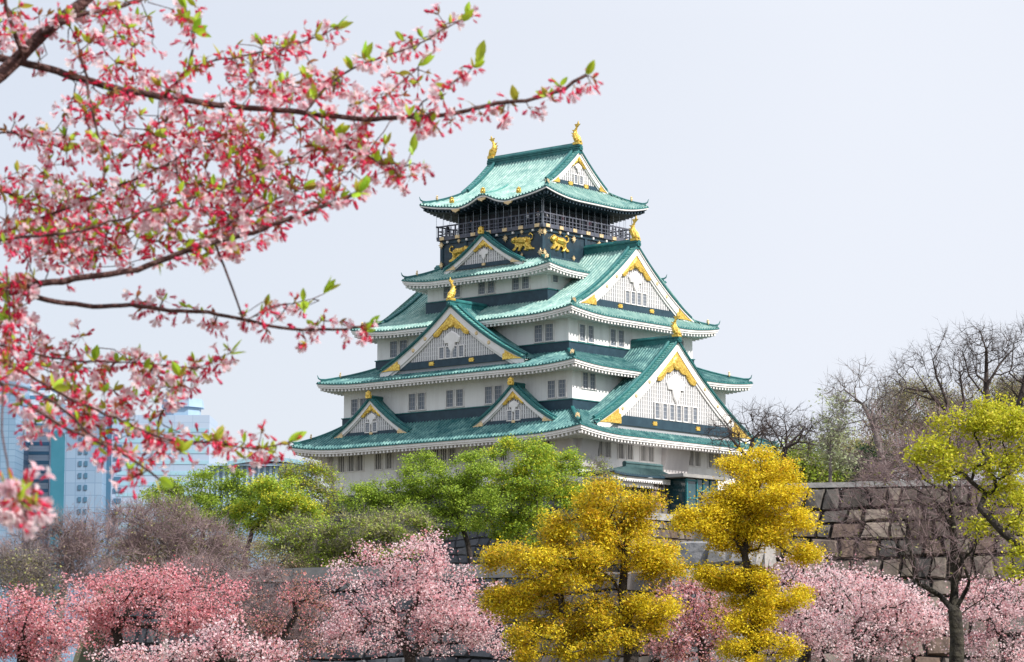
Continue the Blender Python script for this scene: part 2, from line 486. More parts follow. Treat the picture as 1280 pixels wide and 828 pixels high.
def shachi(mb, o, fwd, s=1.0, m=0):
    """ornamental fish: head on the ridge, body arching up, forked tail in the air"""
    o = np.asarray(o, float); f = np.asarray(fwd, float); u = np.array([0, 0, 1.0]); r = np.cross(f, u)
    path = [(0.55, 0.25), (0.42, 0.55), (0.18, 0.9), (0.05, 1.25), (0.08, 1.6), (0.25, 1.9), (0.42, 2.1)]
    rad = [0.42, 0.50, 0.42, 0.33, 0.24, 0.16, 0.08]
    pts = [o + s * (a * f + b * u) for a, b in path]
    mb.tube(pts, np.array(rad) * s, 8, m)
    mb.tube([o + s * (0.5 * f + 0.35 * u), o + s * (0.85 * f + 0.2 * u), o + s * (1.05 * f + 0.28 * u)], np.array([.36, .28, .12]) * s, 7, m)
    tail = [(-.02, 0), (.25, .25), (.62, .55), (.40, .55), (.28, .95), (.10, .60), (-.30, .62), (-.15, .3)]
    mb.prism(np.array(tail) * s, o + s * (0.30 * f + 1.85 * u) - r * .05 * s, f, u, r * .10 * s, m)
    for k in range(4):
        a, b = path[k + 1]
        mb.prism(np.array([(0, -.12), (-.34, .22), (0, .16)]) * s, o + s * ((a - rad[k + 1] * .8) * f + b * u) - r * .04 * s, f, u, r * .08 * s, m)
    for sg in (-1, 1):
        mb.prism(np.array([(0, 0), (-.25, .45), (.1, .5), (.25, .1)]) * s, o + s * (.3 * f + .5 * u) + r * sg * .42 * s, f, u, r * sg * .10 * s, m)
    mb.box(o + s * (0.45 * f + 0.02 * u), (0.95 * s, .75 * s, .3 * s), [f, r, u], m)


def onigawara(mb, o, fwd, s=1.0, m=0):
    o = np.asarray(o, float); f = np.asarray(fwd, float); u = np.array([0, 0, 1.0]); r = np.cross(f, u)
    q = [(-.42, -.3), (-.5, .1), (-.36, .3), (-.42, .62), (-.2, .58), (0, .8), (.2, .58), (.42, .62), (.36, .3), (.5, .1), (.42, -.3)]
    mb.prism(np.array(q) * s, o, r, u, f * .28 * s, m, 0.12)
    mb.prism(np.array([(math.cos(a) * .2, .15 + math.sin(a) * .2) for a in np.arange(8) * math.pi / 4]) * s, o + f * .28 * s, r, u, f * .12 * s, m, .3)


def window(parent, side, d, t, z, w, h, style, name='window'):
    mb = MB(); n2, t2 = SIDES[side]
    n = np.array([*n2, 0.]); tt = np.array([*t2, 0.]); u = np.array([0, 0, 1.])
    ax = [tt, n, u]
    c = P3(side, t, d, z)
    mb.box(c, (w, .06, h), ax, 0)
    for sg in (-1, 1):
        mb.box(c + tt * sg * (w / 2 + .05) + n * .03, (.10, .24, h + .2), ax, 1)
    mb.box(c + u * (h / 2 + .05) + n * .03, (w - .002, .24, .10), ax, 1)
    mb.box(c - u * (h / 2 + .06) + n * .05, (w + .3, .2, .12), ax, 1)
    if style == 'slat':
        k = 4
        for i in range(k):
            mb.box(c + tt * ((i + .5) / k - .5) * w + n * .06, (.07, .12, h - .02), ax, 1)
    else:
        for i in range(3):
            mb.box(c + tt * ((i + .5) / 3 - .5) * w + n * .045, (.055, .08, h - .02), ax, 2)
        for i in range(3):
            mb.box(c + u * ((i + .7) / 3.4 - .5) * h + n * .045, (w - .02, .06, .05), ax, 2)
    return kb(mb, name, [M['lattice_gap'] if style == 'slat' else M['glass'], M['trim'], M['bar']], parent)


def gable(parent, side, tc, d, w, zf, zb, ov=0.55, dback=None, big=True, bw=0.8, wins=(), win_w=.8, win_h=1.1, win_z=1.3, studs=2, orn='oni', ridge_d=None, band=0.75, crest=True, foot=0.72, copper='copper'):
    """triangular gable: its plane at distance d, centre tc, half-width w, roof line zf(|t|)"""
    n2, t2 = SIDES[side]
    n = np.array([*n2, 0.]); tv = np.array([*t2, 0.]); u = np.array([0, 0, 1.])
    pt = lambda t, dep, z: P3(side, tc + np.asarray(t, float), d + np.asarray(dep, float), z)
    # wall panel
    mb = MB()
    ts = np.linspace(-w * .93, w * .93, 61)
    top = zf(np.abs(ts)) - 0.5; ok = np.maximum(top, zb - .3)
    mb.grid(np.stack([pt(ts, .02, np.full_like(ts, zb - .6)), pt(ts, .02, ok)], 1), 0)
    nb = int(2 * w * .8 / .36)
    for i in range(nb):
        t = -w * .8 + (i + .5) * 2 * w * .8 / nb
        zt = float(zf(abs(t))) - bw * 1.35 - .25
        if zt - (zb + band) < .25:
            continue
        mb.box(pt(t, .06, (zt + zb + band - .1) / 2), (.17, .12, zt - zb - band + .1), [tv, n, u], 1)
    for k in range(1, 14):
        z = zb + band + k * .5
        hw = w
        tt = np.linspace(0, w, 200); good = tt[zf(tt) - bw * 1.35 - .25 > z]
        if len(good) == 0 or good.max() < .3:
            break
        mb.box(pt(0, .045, z), (2 * good.max(), .06, .07), [tv, n, u], 1)
    g = kb(mb, 'gable', [M['lattice_back'], M['slat']], parent)
    # roof slopes running back from the gable
    if dback is not None:
        mb = MB()
        L = ov + dback; N = int(L / .44); sp = L / N
        c = ov - (np.arange(N) + .5) * sp
        off = np.array([.5, .27, .15, -.15, -.27, -.5]) * sp; hh = np.array([0, 0, .1, .1, 0, 0])
        D = (c[:, None] + off[None]).ravel(); H = np.tile(hh, N)
        for sg in (-1, 1):
            s_ = np.linspace(0, 1.03, 13) * w
            mb.grid(pt(sg * s_[None, :] + 0 * D[:, None], D[:, None] + 0 * s_[None, :], zf(s_)[None, :] + H[:, None] * 1.25), 0)
            fr = pt(sg * s_, ov, zf(s_)); mb.grid(np.stack([fr + u * .05, fr - u * .16], 1), 1)
            mb.grid(np.stack([pt(sg * s_, ov, zf(s_) - .16), pt(sg * s_, 0, zf(s_) - .16)], 1), 2)
        kb(mb, 'gable_roof', [M[copper], M['ridge'], M['trim']], g)
    else:
        mb = MB()
        s_ = np.linspace(-w * 1.02, w * 1.02, 31)
        mb.grid(np.stack([pt(s_, ov, zf(np.abs(s_)) + .03), pt(s_, ov, zf(np.abs(s_)) - .15), pt(s_, 0, zf(np.abs(s_)) - .16)], 1), 0)
        kb(mb, 'gable_soffit', [M['trim']], g)
    # rake tiles and descending ridges
    mb = MB()
    arc = np.linspace(0.02, 1.0, 400) * w
    for sg in (-1, 1):
        s_ = np.linspace(0, 1.02, 14) * w
        mb.grid(np.stack([pt(sg * s_, ov + .05, zf(s_) + .135), pt(sg * s_, ov - (.85 if big else .55), zf(s_) + .135)], 1), 2)
    ds = np.sqrt(np.diff(arc) ** 2 + np.diff(zf(arc)) ** 2); cum = np.concatenate([[0], np.cumsum(ds)])
    stp = .40 if big else .34
    wid = .85 if big else .55
    for sg in (-1, 1):
        for q in np.arange(.25, cum[-1], stp):
            t = np.interp(q, cum, arc); e = .02
            sl = np.array([e, float(zf(t + e) - zf(t))]); sl /= np.linalg.norm(sl)
            tg = tv * sg * sl[0] + u * sl[1]; nm = np.cross(n, tg); nm = nm * np.sign(nm[2])
            c0 = pt(sg * t, ov + .06 - wid / 2, float(zf(t)) + .10) + nm * .06
            mb.box(c0, (wid, stp * .58, .16), [n, tg, nm], 0)
        s_ = np.linspace(.02, .97, 16) * w
        mb.sweep(pt(sg * s_, ov - wid - .22, zf(s_) + .12), scaled(RIDGE_PROF, .62 if big else .5, .72 if big else .5), m=1)
        mb.sweep(pt(sg * s_, ov + .02, zf(s_) + .14), scaled(RIDGE_PROF, .28, .34), m=1)
    kb(mb, 'rake_tile_row', [M['rake'], M['ridge'], M['navy']], g)
    # bargeboards
    mb = MB()
    for sg in (-1, 1):
        s_ = np.linspace(0.0, 1.01, 25) * w
        z = zf(s_)
        taper = bw * (1.0 + .25 * (s_ / w))
        r = [pt(sg * s_, ov - .12, z - .17), pt(sg * s_, ov - .12, z - .17 - taper), pt(sg * s_, ov - .34, z - .17 - taper), pt(sg * s_, ov - .34, z - .17)]
        mb.grid(np.stack(r + [r[0]], 1), 0)
        mb.grid(np.stack([pt(sg * s_, .28, z - .17 - taper * .95), pt(sg * s_, .28, z - .2 - taper * 1.32), pt(sg * s_, .05, z - .2 - taper * 1.32)], 1), 0)
    kb(mb, 'bargeboard', [M['trim']], g)
    # gilded crest below the apex, gilded feet, studs
    if crest:
        mb = MB()
        cw = .25 * w
        s_ = np.linspace(-cw, cw, 25)
        zt = zf(np.abs(s_)) - .1 - bw * 1.0
        low = zt - (.10 * w) * (1 - .6 * np.abs(s_) / cw) - .05 * w * np.abs(np.sin(s_ / cw * math.pi * 2.0)) * .6
        P = np.stack([pt(s_, .34, zt), pt(s_, .42, (zt + low) / 2), pt(s_, .34, low), pt(s_, .1, low)], 1)
        mb.grid(P, 0)
        rr = .055 * w
        mb.prism([(math.cos(a) * rr, math.sin(a) * rr) for a in np.arange(10) * math.pi / 5], pt(0, .40, float(zf(0)) - bw * 1.15 - .10 * w), tv, u, n * .12, 0, .25)
        kb(mb, 'gilded_crest', [M['gold']], g)
        mb = MB()
        q = np.array([(-.10, .0), (-.16, -.05), (-.13, -.12), (-.07, -.12), (-.05, -.2), (0, -.26), (.05, -.2), (.07, -.12), (.13, -.12), (.16, -.05), (.10, 0), (0, .05)]) * w * .78
        mb.prism(q, pt(0, .2, float(zf(0)) - bw - .23 * w), tv, u, n * .14, 0, .12)
        kb(mb, 'carved_pendant', [M['trim']], g)
    for sg in (-1, 1):
        mb = MB()
        ta = foot * w
        arc_ = np.linspace(ta, w * .985, 9)
        lo = [(sg * a, zb - .05 if a < w * .93 else zb - .1) for a in (w * .985, w * .9, w * .8, ta)]
        hi = [(sg * a, max(zb + .05, float(zf(a)) - .30)) for a in arc_]
        hi[0] = (sg * ta * 1.0, zb + (hi[1][1] - zb) * .62); hi.insert(1, (sg * (ta + .03 * w), zb + (hi[1][1] - zb) * .70)); hi.insert(2, (sg * (ta + .028 * w), hi[2][1]))
        poly = [(a, b - zb) for a, b in hi + lo]
        mb.prism(poly, pt(0, ov - .10, zb), tv, u, n * .08, 0, .02)
        kb(mb, 'gilded_foot', [M['gold'] if big else M['oldgold']], g)
    if big and studs:
        for sg in (-1, 1):
            for k in range(studs):
                a = w * (.36 + .17 * k); mb = MB()
                zc = float(zf(a)) - .17 - bw * .55
                mb.prism([(math.cos(x) * .27, math.sin(x) * .27) for x in np.arange(8) * math.pi / 4], pt(sg * a, ov - .12, zc), tv, u, n * .1, 0, .3)
                kb(mb, 'gilded_stud', [M['oldgold']], g)
    # dark base band
    mb = MB()
    mb.box(pt(0, .12, zb + band / 2 - .1), (2 * w * foot * 1.02, .22, band), [tv, n, u], 0)
    kb(mb, 'base_band', [M['navy']], g)
    for k in ((-.28, .28) if big else (0,)):
        mb = MB(); s1 = .42 if big else .28
        q = np.array([(-1, -.8), (-.6, -.5), (-1, 0), (-.6, .5), (-1, .8), (1, .8), (.6, .5), (1, 0), (.6, -.5), (1, -.8)]) * s1
        mb.prism(q * np.array([1.2, .75]), pt(k * w, .23, zb + band * .42), tv, u, n * .09, 0, .08)
        kb(mb, 'gilded_plate', [M['gold'] if big else M['oldgold']], g)
    for x in wins:
        n_w = window(g, side, d + .16, tc + x, zb + band + win_z, win_w, win_h, 'grid')
    # ridge and its end ornament
    if ridge_d is not None:
        mb = MB()
        zr = float(zf(0))
        a, b = d + ov + .12, ridge_d
        s1 = (1.0, 1.5) if big else (.75, .9)
        mb.sweep([P3(side, tc, x, zr) for x in np.linspace(a, b, 6)], scaled(RIDGE_PROF, *s1), m=0)
        kb(mb, 'ridge', [M['ridge']], g)
        mb = MB()
        if orn == 'fish':
            shachi(mb, P3(side, tc, a - .75, zr + .72), n, 1.0)
            onigawara(mb, P3(side, tc, a, zr + .1), n, .75, 1)
        else:
            onigawara(mb, P3(side, tc, a, zr + .35), n, .95 if not big else 1.3)
        kb(mb, 'gilded_fish' if orn == 'fish' else 'ridge_end_ornament', [M['gold'], M['ridge']], g, smooth=False)
    return g


def concave(za, zb, w, c=.32):
    return lambda t: zb + (za - zb) * ((1 - np.asarray(t, float) / w) * (1 - c) + c * (1 - np.asarray(t, float) / w) * np.abs(1 - np.asarray(t, float) / w))


def hip_ridges(parent, ai, bi, zi, A, B, zt, zmid_fn, s=0.62):
    """four hip ridges from the inner corner (ai, bi) to the eave corner (A, B)"""
    for sx, sy in ((1, -1), (-1, -1), (1, 1), (-1, 1)):
        f = np.linspace(0.0, .93, 12)
        pts = np.stack([sx * (ai + (A - ai) * f), sy * (bi + (B - bi) * f), zmid_fn(f) + .10], -1)
        pts[-1, 2] += .10
        mb = MB(); mb.sweep(pts, scaled(RIDGE_PROF, s, s * .85)); 
        e = pts[-1]; dr = pts[-1] - pts[-3]; dr[2] = 0; dr /= np.linalg.norm(dr)
        mb.tube([e + np.array([0, 0, .2]), e + dr * .25 + np.array([0, 0, .35]), e + dr * .4 + np.array([0, 0, .75])], [.12, .09, .03], 5)
        h = kb(mb, 'hip_ridge', [M['ridge']], parent)
        e2 = pts[7]; mb = MB(); onigawara(mb, e2 + np.array([0, 0, .32]), dr, .62)
        kb(mb, 'gilded_finial', [M['oldgold']], h) if False else kb(mb, 'hip_finial', [M['oldgold']], parent)


def skirt_roof(ai, bi, zi, A, B, zm, up, L, wall, sides=('front', 'right', 'back', 'left'), cop='copper', dark=False):
    mb = MB(); ev = MB()
    hb = {}
    for sd in SIDES:
        d0, d1, a0, a1, aw, dw = (bi, B, ai, A, wall[0], wall[1]) if sd in ('front', 'back') else (ai, A, bi, B, wall[1], wall[0])
        r = RoofSide(sd, d0, d1, skirt(d0, zi, d1, zm), a0, a1, up, L)
        r.tiles(mb); r.eave(ev, dw, aw)
        hb[sd] = r
    roof = kb(mb, 'roof', [M[cop], M['ridge']])
    kb(ev, 'eave', [M['trim']], roof)
    hip_ridges(roof, ai, bi, zi, A, B, zm + up, lambda f: skirt(0, zi, 1, zm)(f) + up * f ** 1.5)
    return roof


def wall_box(hx, hy, z0, z1, mat_, name='wall', parent=keep):
    mb = MB(); mb.box((0, 0, (z0 + z1) / 2), (2 * hx, 2 * hy, z1 - z0))
    return kb(mb, name, [mat_], parent)


def base_board(parent, hx, hy, z0, z1):
    mb = MB(); mb.box((0, 0, (z0 + z1) / 2), (2 * hx + .3, 2 * hy + .3, z1 - z0))
    mb.box((0, 0, z1 + .04), (2 * hx + .5, 2 * hy + .5, .12), m=1)
    kb(mb, 'base_board', [M['navy'], M['ridge']], parent)


# --- storey 1
w1 = wall_box(20.4, 16.4, 24.4, 30.6, M['plaster'])
for t in (-18.37, -16.68, -15.13, -11.9, -10.07, -3.5, -2.16, -0.83, .6, 7.4, 9.0, 12.77, 14.16, 15.82):
    window(w1, 'front', 16.4, t, 28.6, 1.2, 2.25, 'slat')
for t in (-12.12, -10.65, -8.02, -6.31, -3.65, -2.17, 6.0, 7.34, 10.15, 11.56, 14.6):
    window(w1, 'right', 20.4, t, 28.75, 1.15, 2.25, 'slat')


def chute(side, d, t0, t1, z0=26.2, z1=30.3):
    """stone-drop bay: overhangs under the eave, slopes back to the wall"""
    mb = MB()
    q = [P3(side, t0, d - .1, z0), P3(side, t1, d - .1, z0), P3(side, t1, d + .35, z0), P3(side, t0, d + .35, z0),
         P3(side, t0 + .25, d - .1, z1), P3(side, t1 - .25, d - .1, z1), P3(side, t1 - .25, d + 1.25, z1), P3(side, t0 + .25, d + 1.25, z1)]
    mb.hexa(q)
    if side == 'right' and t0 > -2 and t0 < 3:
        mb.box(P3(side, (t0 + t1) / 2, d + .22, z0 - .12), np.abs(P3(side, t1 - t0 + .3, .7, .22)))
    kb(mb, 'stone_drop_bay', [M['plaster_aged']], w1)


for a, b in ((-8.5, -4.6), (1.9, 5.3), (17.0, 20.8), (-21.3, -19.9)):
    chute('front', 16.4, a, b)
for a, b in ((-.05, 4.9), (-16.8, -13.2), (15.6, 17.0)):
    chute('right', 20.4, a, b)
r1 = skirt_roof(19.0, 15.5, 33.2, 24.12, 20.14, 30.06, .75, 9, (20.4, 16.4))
# --- storey 2
w2 = wall_box(19.0, 15.5, 33.0, 38.9, M['plaster'])
base_board(w2, 19.0, 15.5, 32.6, 34.35)
for t in (-16.99, -15.4, -6.95, -5.38, -.6, 1.04, 5.8, 7.38, 15.84, 17.5):
    window(w2, 'front', 15.5, t, 35.75, 1.15, 2.05, 'grid')
for t in (-13.13, -11.75):
    window(w2, 'right', 19.0, t, 36.8, 1.05, 1.85, 'grid')
r2 = skirt_roof(16.0, 12.5, 40.7, 21.52, 18.07, 38.48, .5, 8, (19.0, 15.5))
# --- storey 3
w3 = wall_box(16.0, 12.5, 40.5, 45.9, M['plaster'])
base_board(w3, 16.0, 12.5, 40.0, 41.85)
for t in (-12.98, -11.3, 11.29, 13.0):
    window(w3, 'front', 12.5, t, 43.2, 1.25, 2.05, 'grid')
for t in (-10.02, -8.34, -3.98, -2.37, 8.4, 9.9):
    window(w3, 'right', 16.0, t, 43.15, 1.05, 2.0, 'grid')
# big hip-and-gable roof over storey 3
Z3 = quad3([(0, 54.9), (11.4, 46.75), (14.97, 45.3)])
G3, XG3, A3, B3 = 11.4, 16.4, 18.52, 14.97
mb, ev = MB(), MB()
for sd in ('front', 'back'):
    r = RoofSide(sd, 0.0, B3, Z3, XG3 + .5, A3, .7, 8, dk=G3)
    r.tiles(mb, rows=16); r.eave(ev, 12.5, 16.0)
for sd in ('right', 'left'):
    zs = lambda d: Z3(G3 + (np.asarray(d, float) - XG3) / (A3 - XG3) * (B3 - G3))
    r = RoofSide(sd, XG3 - .4, A3, zs, G3 - .4, B3, .7, 8, dk=XG3)
    r.tiles(mb); r.eave(ev, 16.0, 12.5)
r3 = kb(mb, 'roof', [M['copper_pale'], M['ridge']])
kb(ev, 'eave', [M['trim']], r3)
hip_ridges(r3, XG3, G3, 46.75, A3, B3, 46, lambda f: Z3(G3 + f * (B3 - G3)) + .7 * f ** 1.5)
mb = MB(); mb.sweep([(x, 0, 54.9) for x in np.linspace(-17, 17, 9)], scaled(RIDGE_PROF, 1.1, 1.9)); kb(mb, 'ridge', [M['ridge']], r3)
for sd in ('right', 'left'):
    g = gable(keep, sd, 0, XG3, G3, Z3, 46.75, bw=.85, wins=(-1.75, -.6, .55, 1.7) if sd == 'right' else (), win_w=.75, win_h=1.5, win_z=.75, studs=2, band=.9)
    mb = MB(); n = np.array([*SIDES[sd][0], 0.])
    if sd == 'right':
        shachi(mb, n * (XG3 - .3) + np.array([0, 0, 55.85]), n, 1.08)
    onigawara(mb, n * (XG3 + .62) + np.array([0, 0, 55.2]), n, .8, 1)
    kb(mb, 'gilded_fish' if sd == 'right' else 'ridge_end_ornament', [M['gold'], M['ridge']], g)
# --- storey 4
w4 = wall_box(10.07, 9.42, 46.9, 52.0, M['plaster'])
base_board(w4, 10.07, 9.42, 46.6, 49.2)
for t in (-6.6, -4.9, -.68, .9, 4.97, 6.6):
    window(w4, 'front', 9.42, t, 50.35, 1.15, 1.6, 'grid')
for t in (-8.0, 8.0):
    window(w4, 'right', 10.07, t, 50.9, 1.05, 1.4, 'grid')
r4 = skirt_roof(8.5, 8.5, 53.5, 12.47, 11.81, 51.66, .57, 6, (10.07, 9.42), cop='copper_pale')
# --- black upper storey with reliefs, balcony, viewing floor
w5 = wall_box(8.5, 8.5, 53.2, 57.25, M['dark'], 'black_storey')
mb = MB()
for sd in SIDES:
    for t in (-8.4, -4.3, 0, 4.3, 8.4):
        mb.box(P3(sd, t, 8.53, 55.3), np.abs(P3(sd, .45, .2, 3.9)))
    for z in (53.6, 57.0):
        mb.box(P3(sd, 0, 8.56, z), np.abs(P3(sd, 17.2, .24, .4)))
kb(mb, 'timber_frame', [M['navy']], w5)

TIGER = [(-1.75, -.75), (-1.35, -.62), (-1.1, -.25), (-1.25, .12), (-1.05, .55), (-.55, .72), (.0, .62), (.5, .78), (.85, .70), (1.0, .95), (1.25, .80), (1.55, .62),
         (1.72, .30), (1.62, .05), (1.3, -.02), (1.15, -.25), (1.35, -.55), (1.65, -.72), (1.6, -.9), (1.2, -.88), (.85, -.5), (.6, -.42), (.55, -.7), (.8, -.98),
         (.4, -1.02), (.15, -.62), (-.1, -.38), (-.4, -.45), (-.55, -.75), (-.25, -.98), (-.7, -1.05), (-1.0, -.85), (-1.35, -.98), (-1.8, -.95)]


def tiger(side, t, z, flip, s=1.0):
    mb = MB(); n = np.array([*SIDES[side][0], 0.]); tv = np.array([*SIDES[side][1], 0.]) * (-1 if flip else 1); u = np.array([0, 0, 1.])
    o = P3(side, t, 8.52, z)
    q = np.array(TIGER) * s
    mb.prism(q, o, tv, u, n * .22, 0, .10)
    mb.tube([o + tv * x * s + u * y * s + n * .2 for x, y in ((-.75, .1), (-.3, .25), (.3, .28), (.8, .35))], np.array([.32, .42, .36, .3]) * s, 8)
    mb.tube([o + tv * x * s + u * y * s + n * .22 for x, y in ((1.0, .5), (1.35, .38), (1.62, .22))], np.array([.30, .34, .16]) * s, 7)
    mb.tube([o + tv * x * s + u * y * s + n * .12 for x, y in ((-1.1, .2), (-1.5, .35), (-1.6, .75), (-1.25, 1.05), (-1.0, .85))], .09 * s, 5)
    mb.tube([o + tv * x * s + u * y * s + n * .18 for x, y in ((-.6, -.1), (-.75, -.5), (-.6, -.9))], np.array([.3, .2, .12]) * s, 6)
    kb(mb, 'tiger_relief', [M['gold']], w5)


tiger('front', -5.3, 55.35, False, 1.05); tiger('front', 5.35, 55.6, True, 1.05)
tiger('right', -5.2, 55.65, True, 1.05); tiger('right', 5.2, 55.5, False, 1.05)


def flower(side, t, d, z, s):
    mb = MB(); n = np.array([*SIDES[side][0], 0.]); tv = np.array([*SIDES[side][1], 0.]); u = np.array([0, 0, 1.])
    o = P3(side, t, d, z); q = []
    for i in range(16):
        a = i * math.pi / 8; r = s * (1.0 if i % 4 == 0 else .78 if i % 2 == 0 else .42)
        q.append((math.cos(a) * r, math.sin(a) * r))
    mb.prism(q, o, tv, u, n * .12, 0, .15)
    kb(mb, 'gilded_fitting', [M['oldgold']], w5)


for sd in ('front', 'right'):
    for t, z, s in ((-8.35, 56.7, .55), (-8.35, 54.1, .5), (8.35, 56.7, .55), (8.35, 54.1, .55), (-2.55, 56.45, .55), (2.55, 56.45, .55), (-5.3, 57.0, .38), (5.3, 57.0, .38), (5.3, 54.05, .3), (-2.6, 54.0, .4)):
        flower(sd, t, 8.66 if abs(t) < 8 else 8.68, z, s)
    for t in (-7.2, -3.9, -1.2, 1.2, 3.9, 7.2):
        mb = MB(); mb.box(P3(sd, t, 8.75, 57.0), np.abs(P3(sd, .26, .3, .26))); kb(mb, 'beam_end', [M['trim']], w5)
mb = MB(); mb.box((0, 0, 57.5), (17.9, 17.9, .5)); mb.box((0, 0, 57.27), (17.5, 17.5, .1))
bal = kb(mb, 'balcony', [M['rail']])
for sd in SIDES:
    mb = MB()
    for z, hw in ((58.05, .05), (58.5, .05), (59.1, .085)):
        e = .35 if z > 59 else 0
        mb.box(P3(sd, 0, 8.8, z), np.abs(P3(sd, 17.6 + 2 * e, hw * 2, hw * 2)))
    for i in range(25):
        t = -8.8 + i * 17.6 / 24
        mb.box(P3(sd, t, 8.8 + .002, 58.35 if i % 2 else 58.45), np.abs(P3(sd, .09 if i % 2 else .17, .12, 1.2 if i % 2 else 1.45)))
    kb(mb, 'railing', [M['rail']], bal)
    if sd in ('front', 'right'):
        for i in range(7):
            mb = MB(); mb.box(P3(sd, -8.0 + i * 16.0 / 6, 8.98, 57.5), np.abs(P3(sd, .75, .1, .42)))
            kb(mb, 'gilded_plate', [M['oldgold']], bal)
    mb = MB()
    for i in range(15):
        t = -8.9 + i * 17.8 / 14
        mb.box(P3(sd, t, 9.05, 59.6), np.abs(P3(sd, .028, .028, 4.2)))
    kb(mb, 'net_wire', [M['wire']], bal)
w6 = wall_box(6.9, 6.9, 57.7, 61.6, M['dark'], 'viewing_floor')
mb = MB()
for sd in SIDES:
    for i in range(9):
        mb.box(P3(sd, -6.8 + i * 1.7, 6.95, 59.6), np.abs(P3(sd, .22, .2, 3.8)))
    for z in (58.1, 60.3):
        mb.box(P3(sd, 0, 6.93, z), np.abs(P3(sd, 13.4, .14, .22)))
kb(mb, 'timber_frame', [M['dark']], w6)
for sd in ('front', 'right'):
    for i in range(8):
        mb = MB(); mb.box(P3(sd, -5.95 + i * 1.7, 6.915, 59.2), np.abs(P3(sd, 1.4, .04, 1.9)))
        kb(mb, 'window', [M['lattice_gap']], w6)
# top roof
Z5 = quad3([(0, 68.35), (5.6, 63.72), (10.36, 61.2)])
G5, XG5, A5, B5 = 5.6, 7.15, 10.74, 10.36
bump5 = lambda t, f: (.98 * np.exp(-(np.asarray(t, float) / 1.9) ** 2) - .16 * np.exp(-((np.abs(t) - 4.2) / 1.2) ** 2)) * np.clip(f, 0, 1) ** 1.2
mb, ev = MB(), MB()
for sd in ('front', 'back'):
    r = RoofSide(sd, 0.0, B5, Z5, XG5 + .5, A5, .92, 7, dk=G5, bump=bump5)
    r.tiles(mb, rows=18); r.eave(ev, 6.9, 6.9, thick=.34, raf=.25, rise=.0)
for sd in ('right', 'left'):
    zs = lambda d: Z5(G5 + (np.asarray(d, float) - XG5) / (A5 - XG5) * (B5 - G5))
    r = RoofSide(sd, XG5 - .4, A5, zs, G5 - .4, B5, .92, 7, dk=XG5)
    r.tiles(mb); r.eave(ev, 6.9, 6.9, thick=.34, raf=.25, rise=.0)
r5 = kb(mb, 'roof', [M['copper_pale'], M['ridge']])
kb(ev, 'eave', [M['dark']], r5)
mb = MB()
for sd, dd, aa in (('front', B5, A5), ('right', A5, B5), ('back', B5, A5), ('left', A5, B5)):
    rr = RoofSide(sd, 0, dd, Z5 if sd in ('front', 'back') else zs, XG5 if sd in ('front', 'back') else G5, aa, .92, 7, dk=G5 if sd in ('front', 'back') else XG5, bump=bump5 if sd in ('front', 'back') else None)
    t = np.linspace(-aa, aa, 81); ze = rr.z(t, np.full(81, dd))
    mb.grid(np.stack([P3(sd, t * (aa - .05) / aa, dd - .05, ze - .14), P3(sd, t * (aa - .06) / aa, dd - .06, ze - .33), P3(sd, t * (aa - .3) / aa, dd - .3, ze - .35)], 1))
kb(mb, 'eave_board', [M['trim']], r5)
hip_ridges(r5, XG5, G5, 63.72, A5, B5, 62, lambda f: Z5(G5 + f * (B5 - G5)) + .92 * f ** 1.5, .55)
mb = MB(); mb.sweep([(x, 0, 68.3) for x in np.linspace(-7.75, 7.75, 9)], scaled(RIDGE_PROF, 1.0, 2.1))
mb.box((0, 0, 68.75), (15.2, .72, .14)); kb(mb, 'ridge', [M['ridge']], r5)
mb = MB(); mb.sweep([(0, -d, float(Z5(d)) + .95 * max(0, (d - G5) / (B5 - G5)) ** 1.2 + .1) for d in np.linspace(5.2, 10.0, 10)], scaled(RIDGE_PROF, .35, .4)); kb(mb, 'eave_gable_ridge', [M['rake']], r5)
for x, y in ((0, -10.05), (5.6, -9.6), (-5.6, -9.7)):
    mb = MB(); onigawara(mb, (x, y, 62.55 if x == 0 else 62.0), (0, -1, 0), .75); kb(mb, 'gilded_finial', [M['gold']], r5)
for x, z in ((0, 61.55), (4.4, 60.6), (-4.4, 60.6)):
    mb = MB(); mb.prism(np.array([(-1, .25), (-.7, -.1), (-.3, -.2), (0, -.4), (.3, -.2), (.7, -.1), (1, .25)]) * .8, (x, -10.32, z), (1, 0, 0), (0, 0, 1), (0, -.12, 0), 0, .1)
    kb(mb, 'eave_crest', [M['oldgold']], r5)
for sd in ('right', 'left'):
    g = gable(keep, sd, 0, XG5, G5, Z5, 63.72, bw=.5, wins=(-.55, .55) if sd == 'right' else (), win_w=.6, win_h=1.05, win_z=.35, studs=0, band=.55, crest=True)
    mb = MB(); n = np.array([*SIDES[sd][0], 0.])
    shachi(mb, n * (XG5 - .35) + np.array([0, 0, 69.35]), n, 1.05)
    onigawara(mb, n * (XG5 + .6) + np.array([0, 0, 68.6]), n, .7, 1)
    kb(mb, 'gilded_fish', [M['gold'], M['ridge']], g)
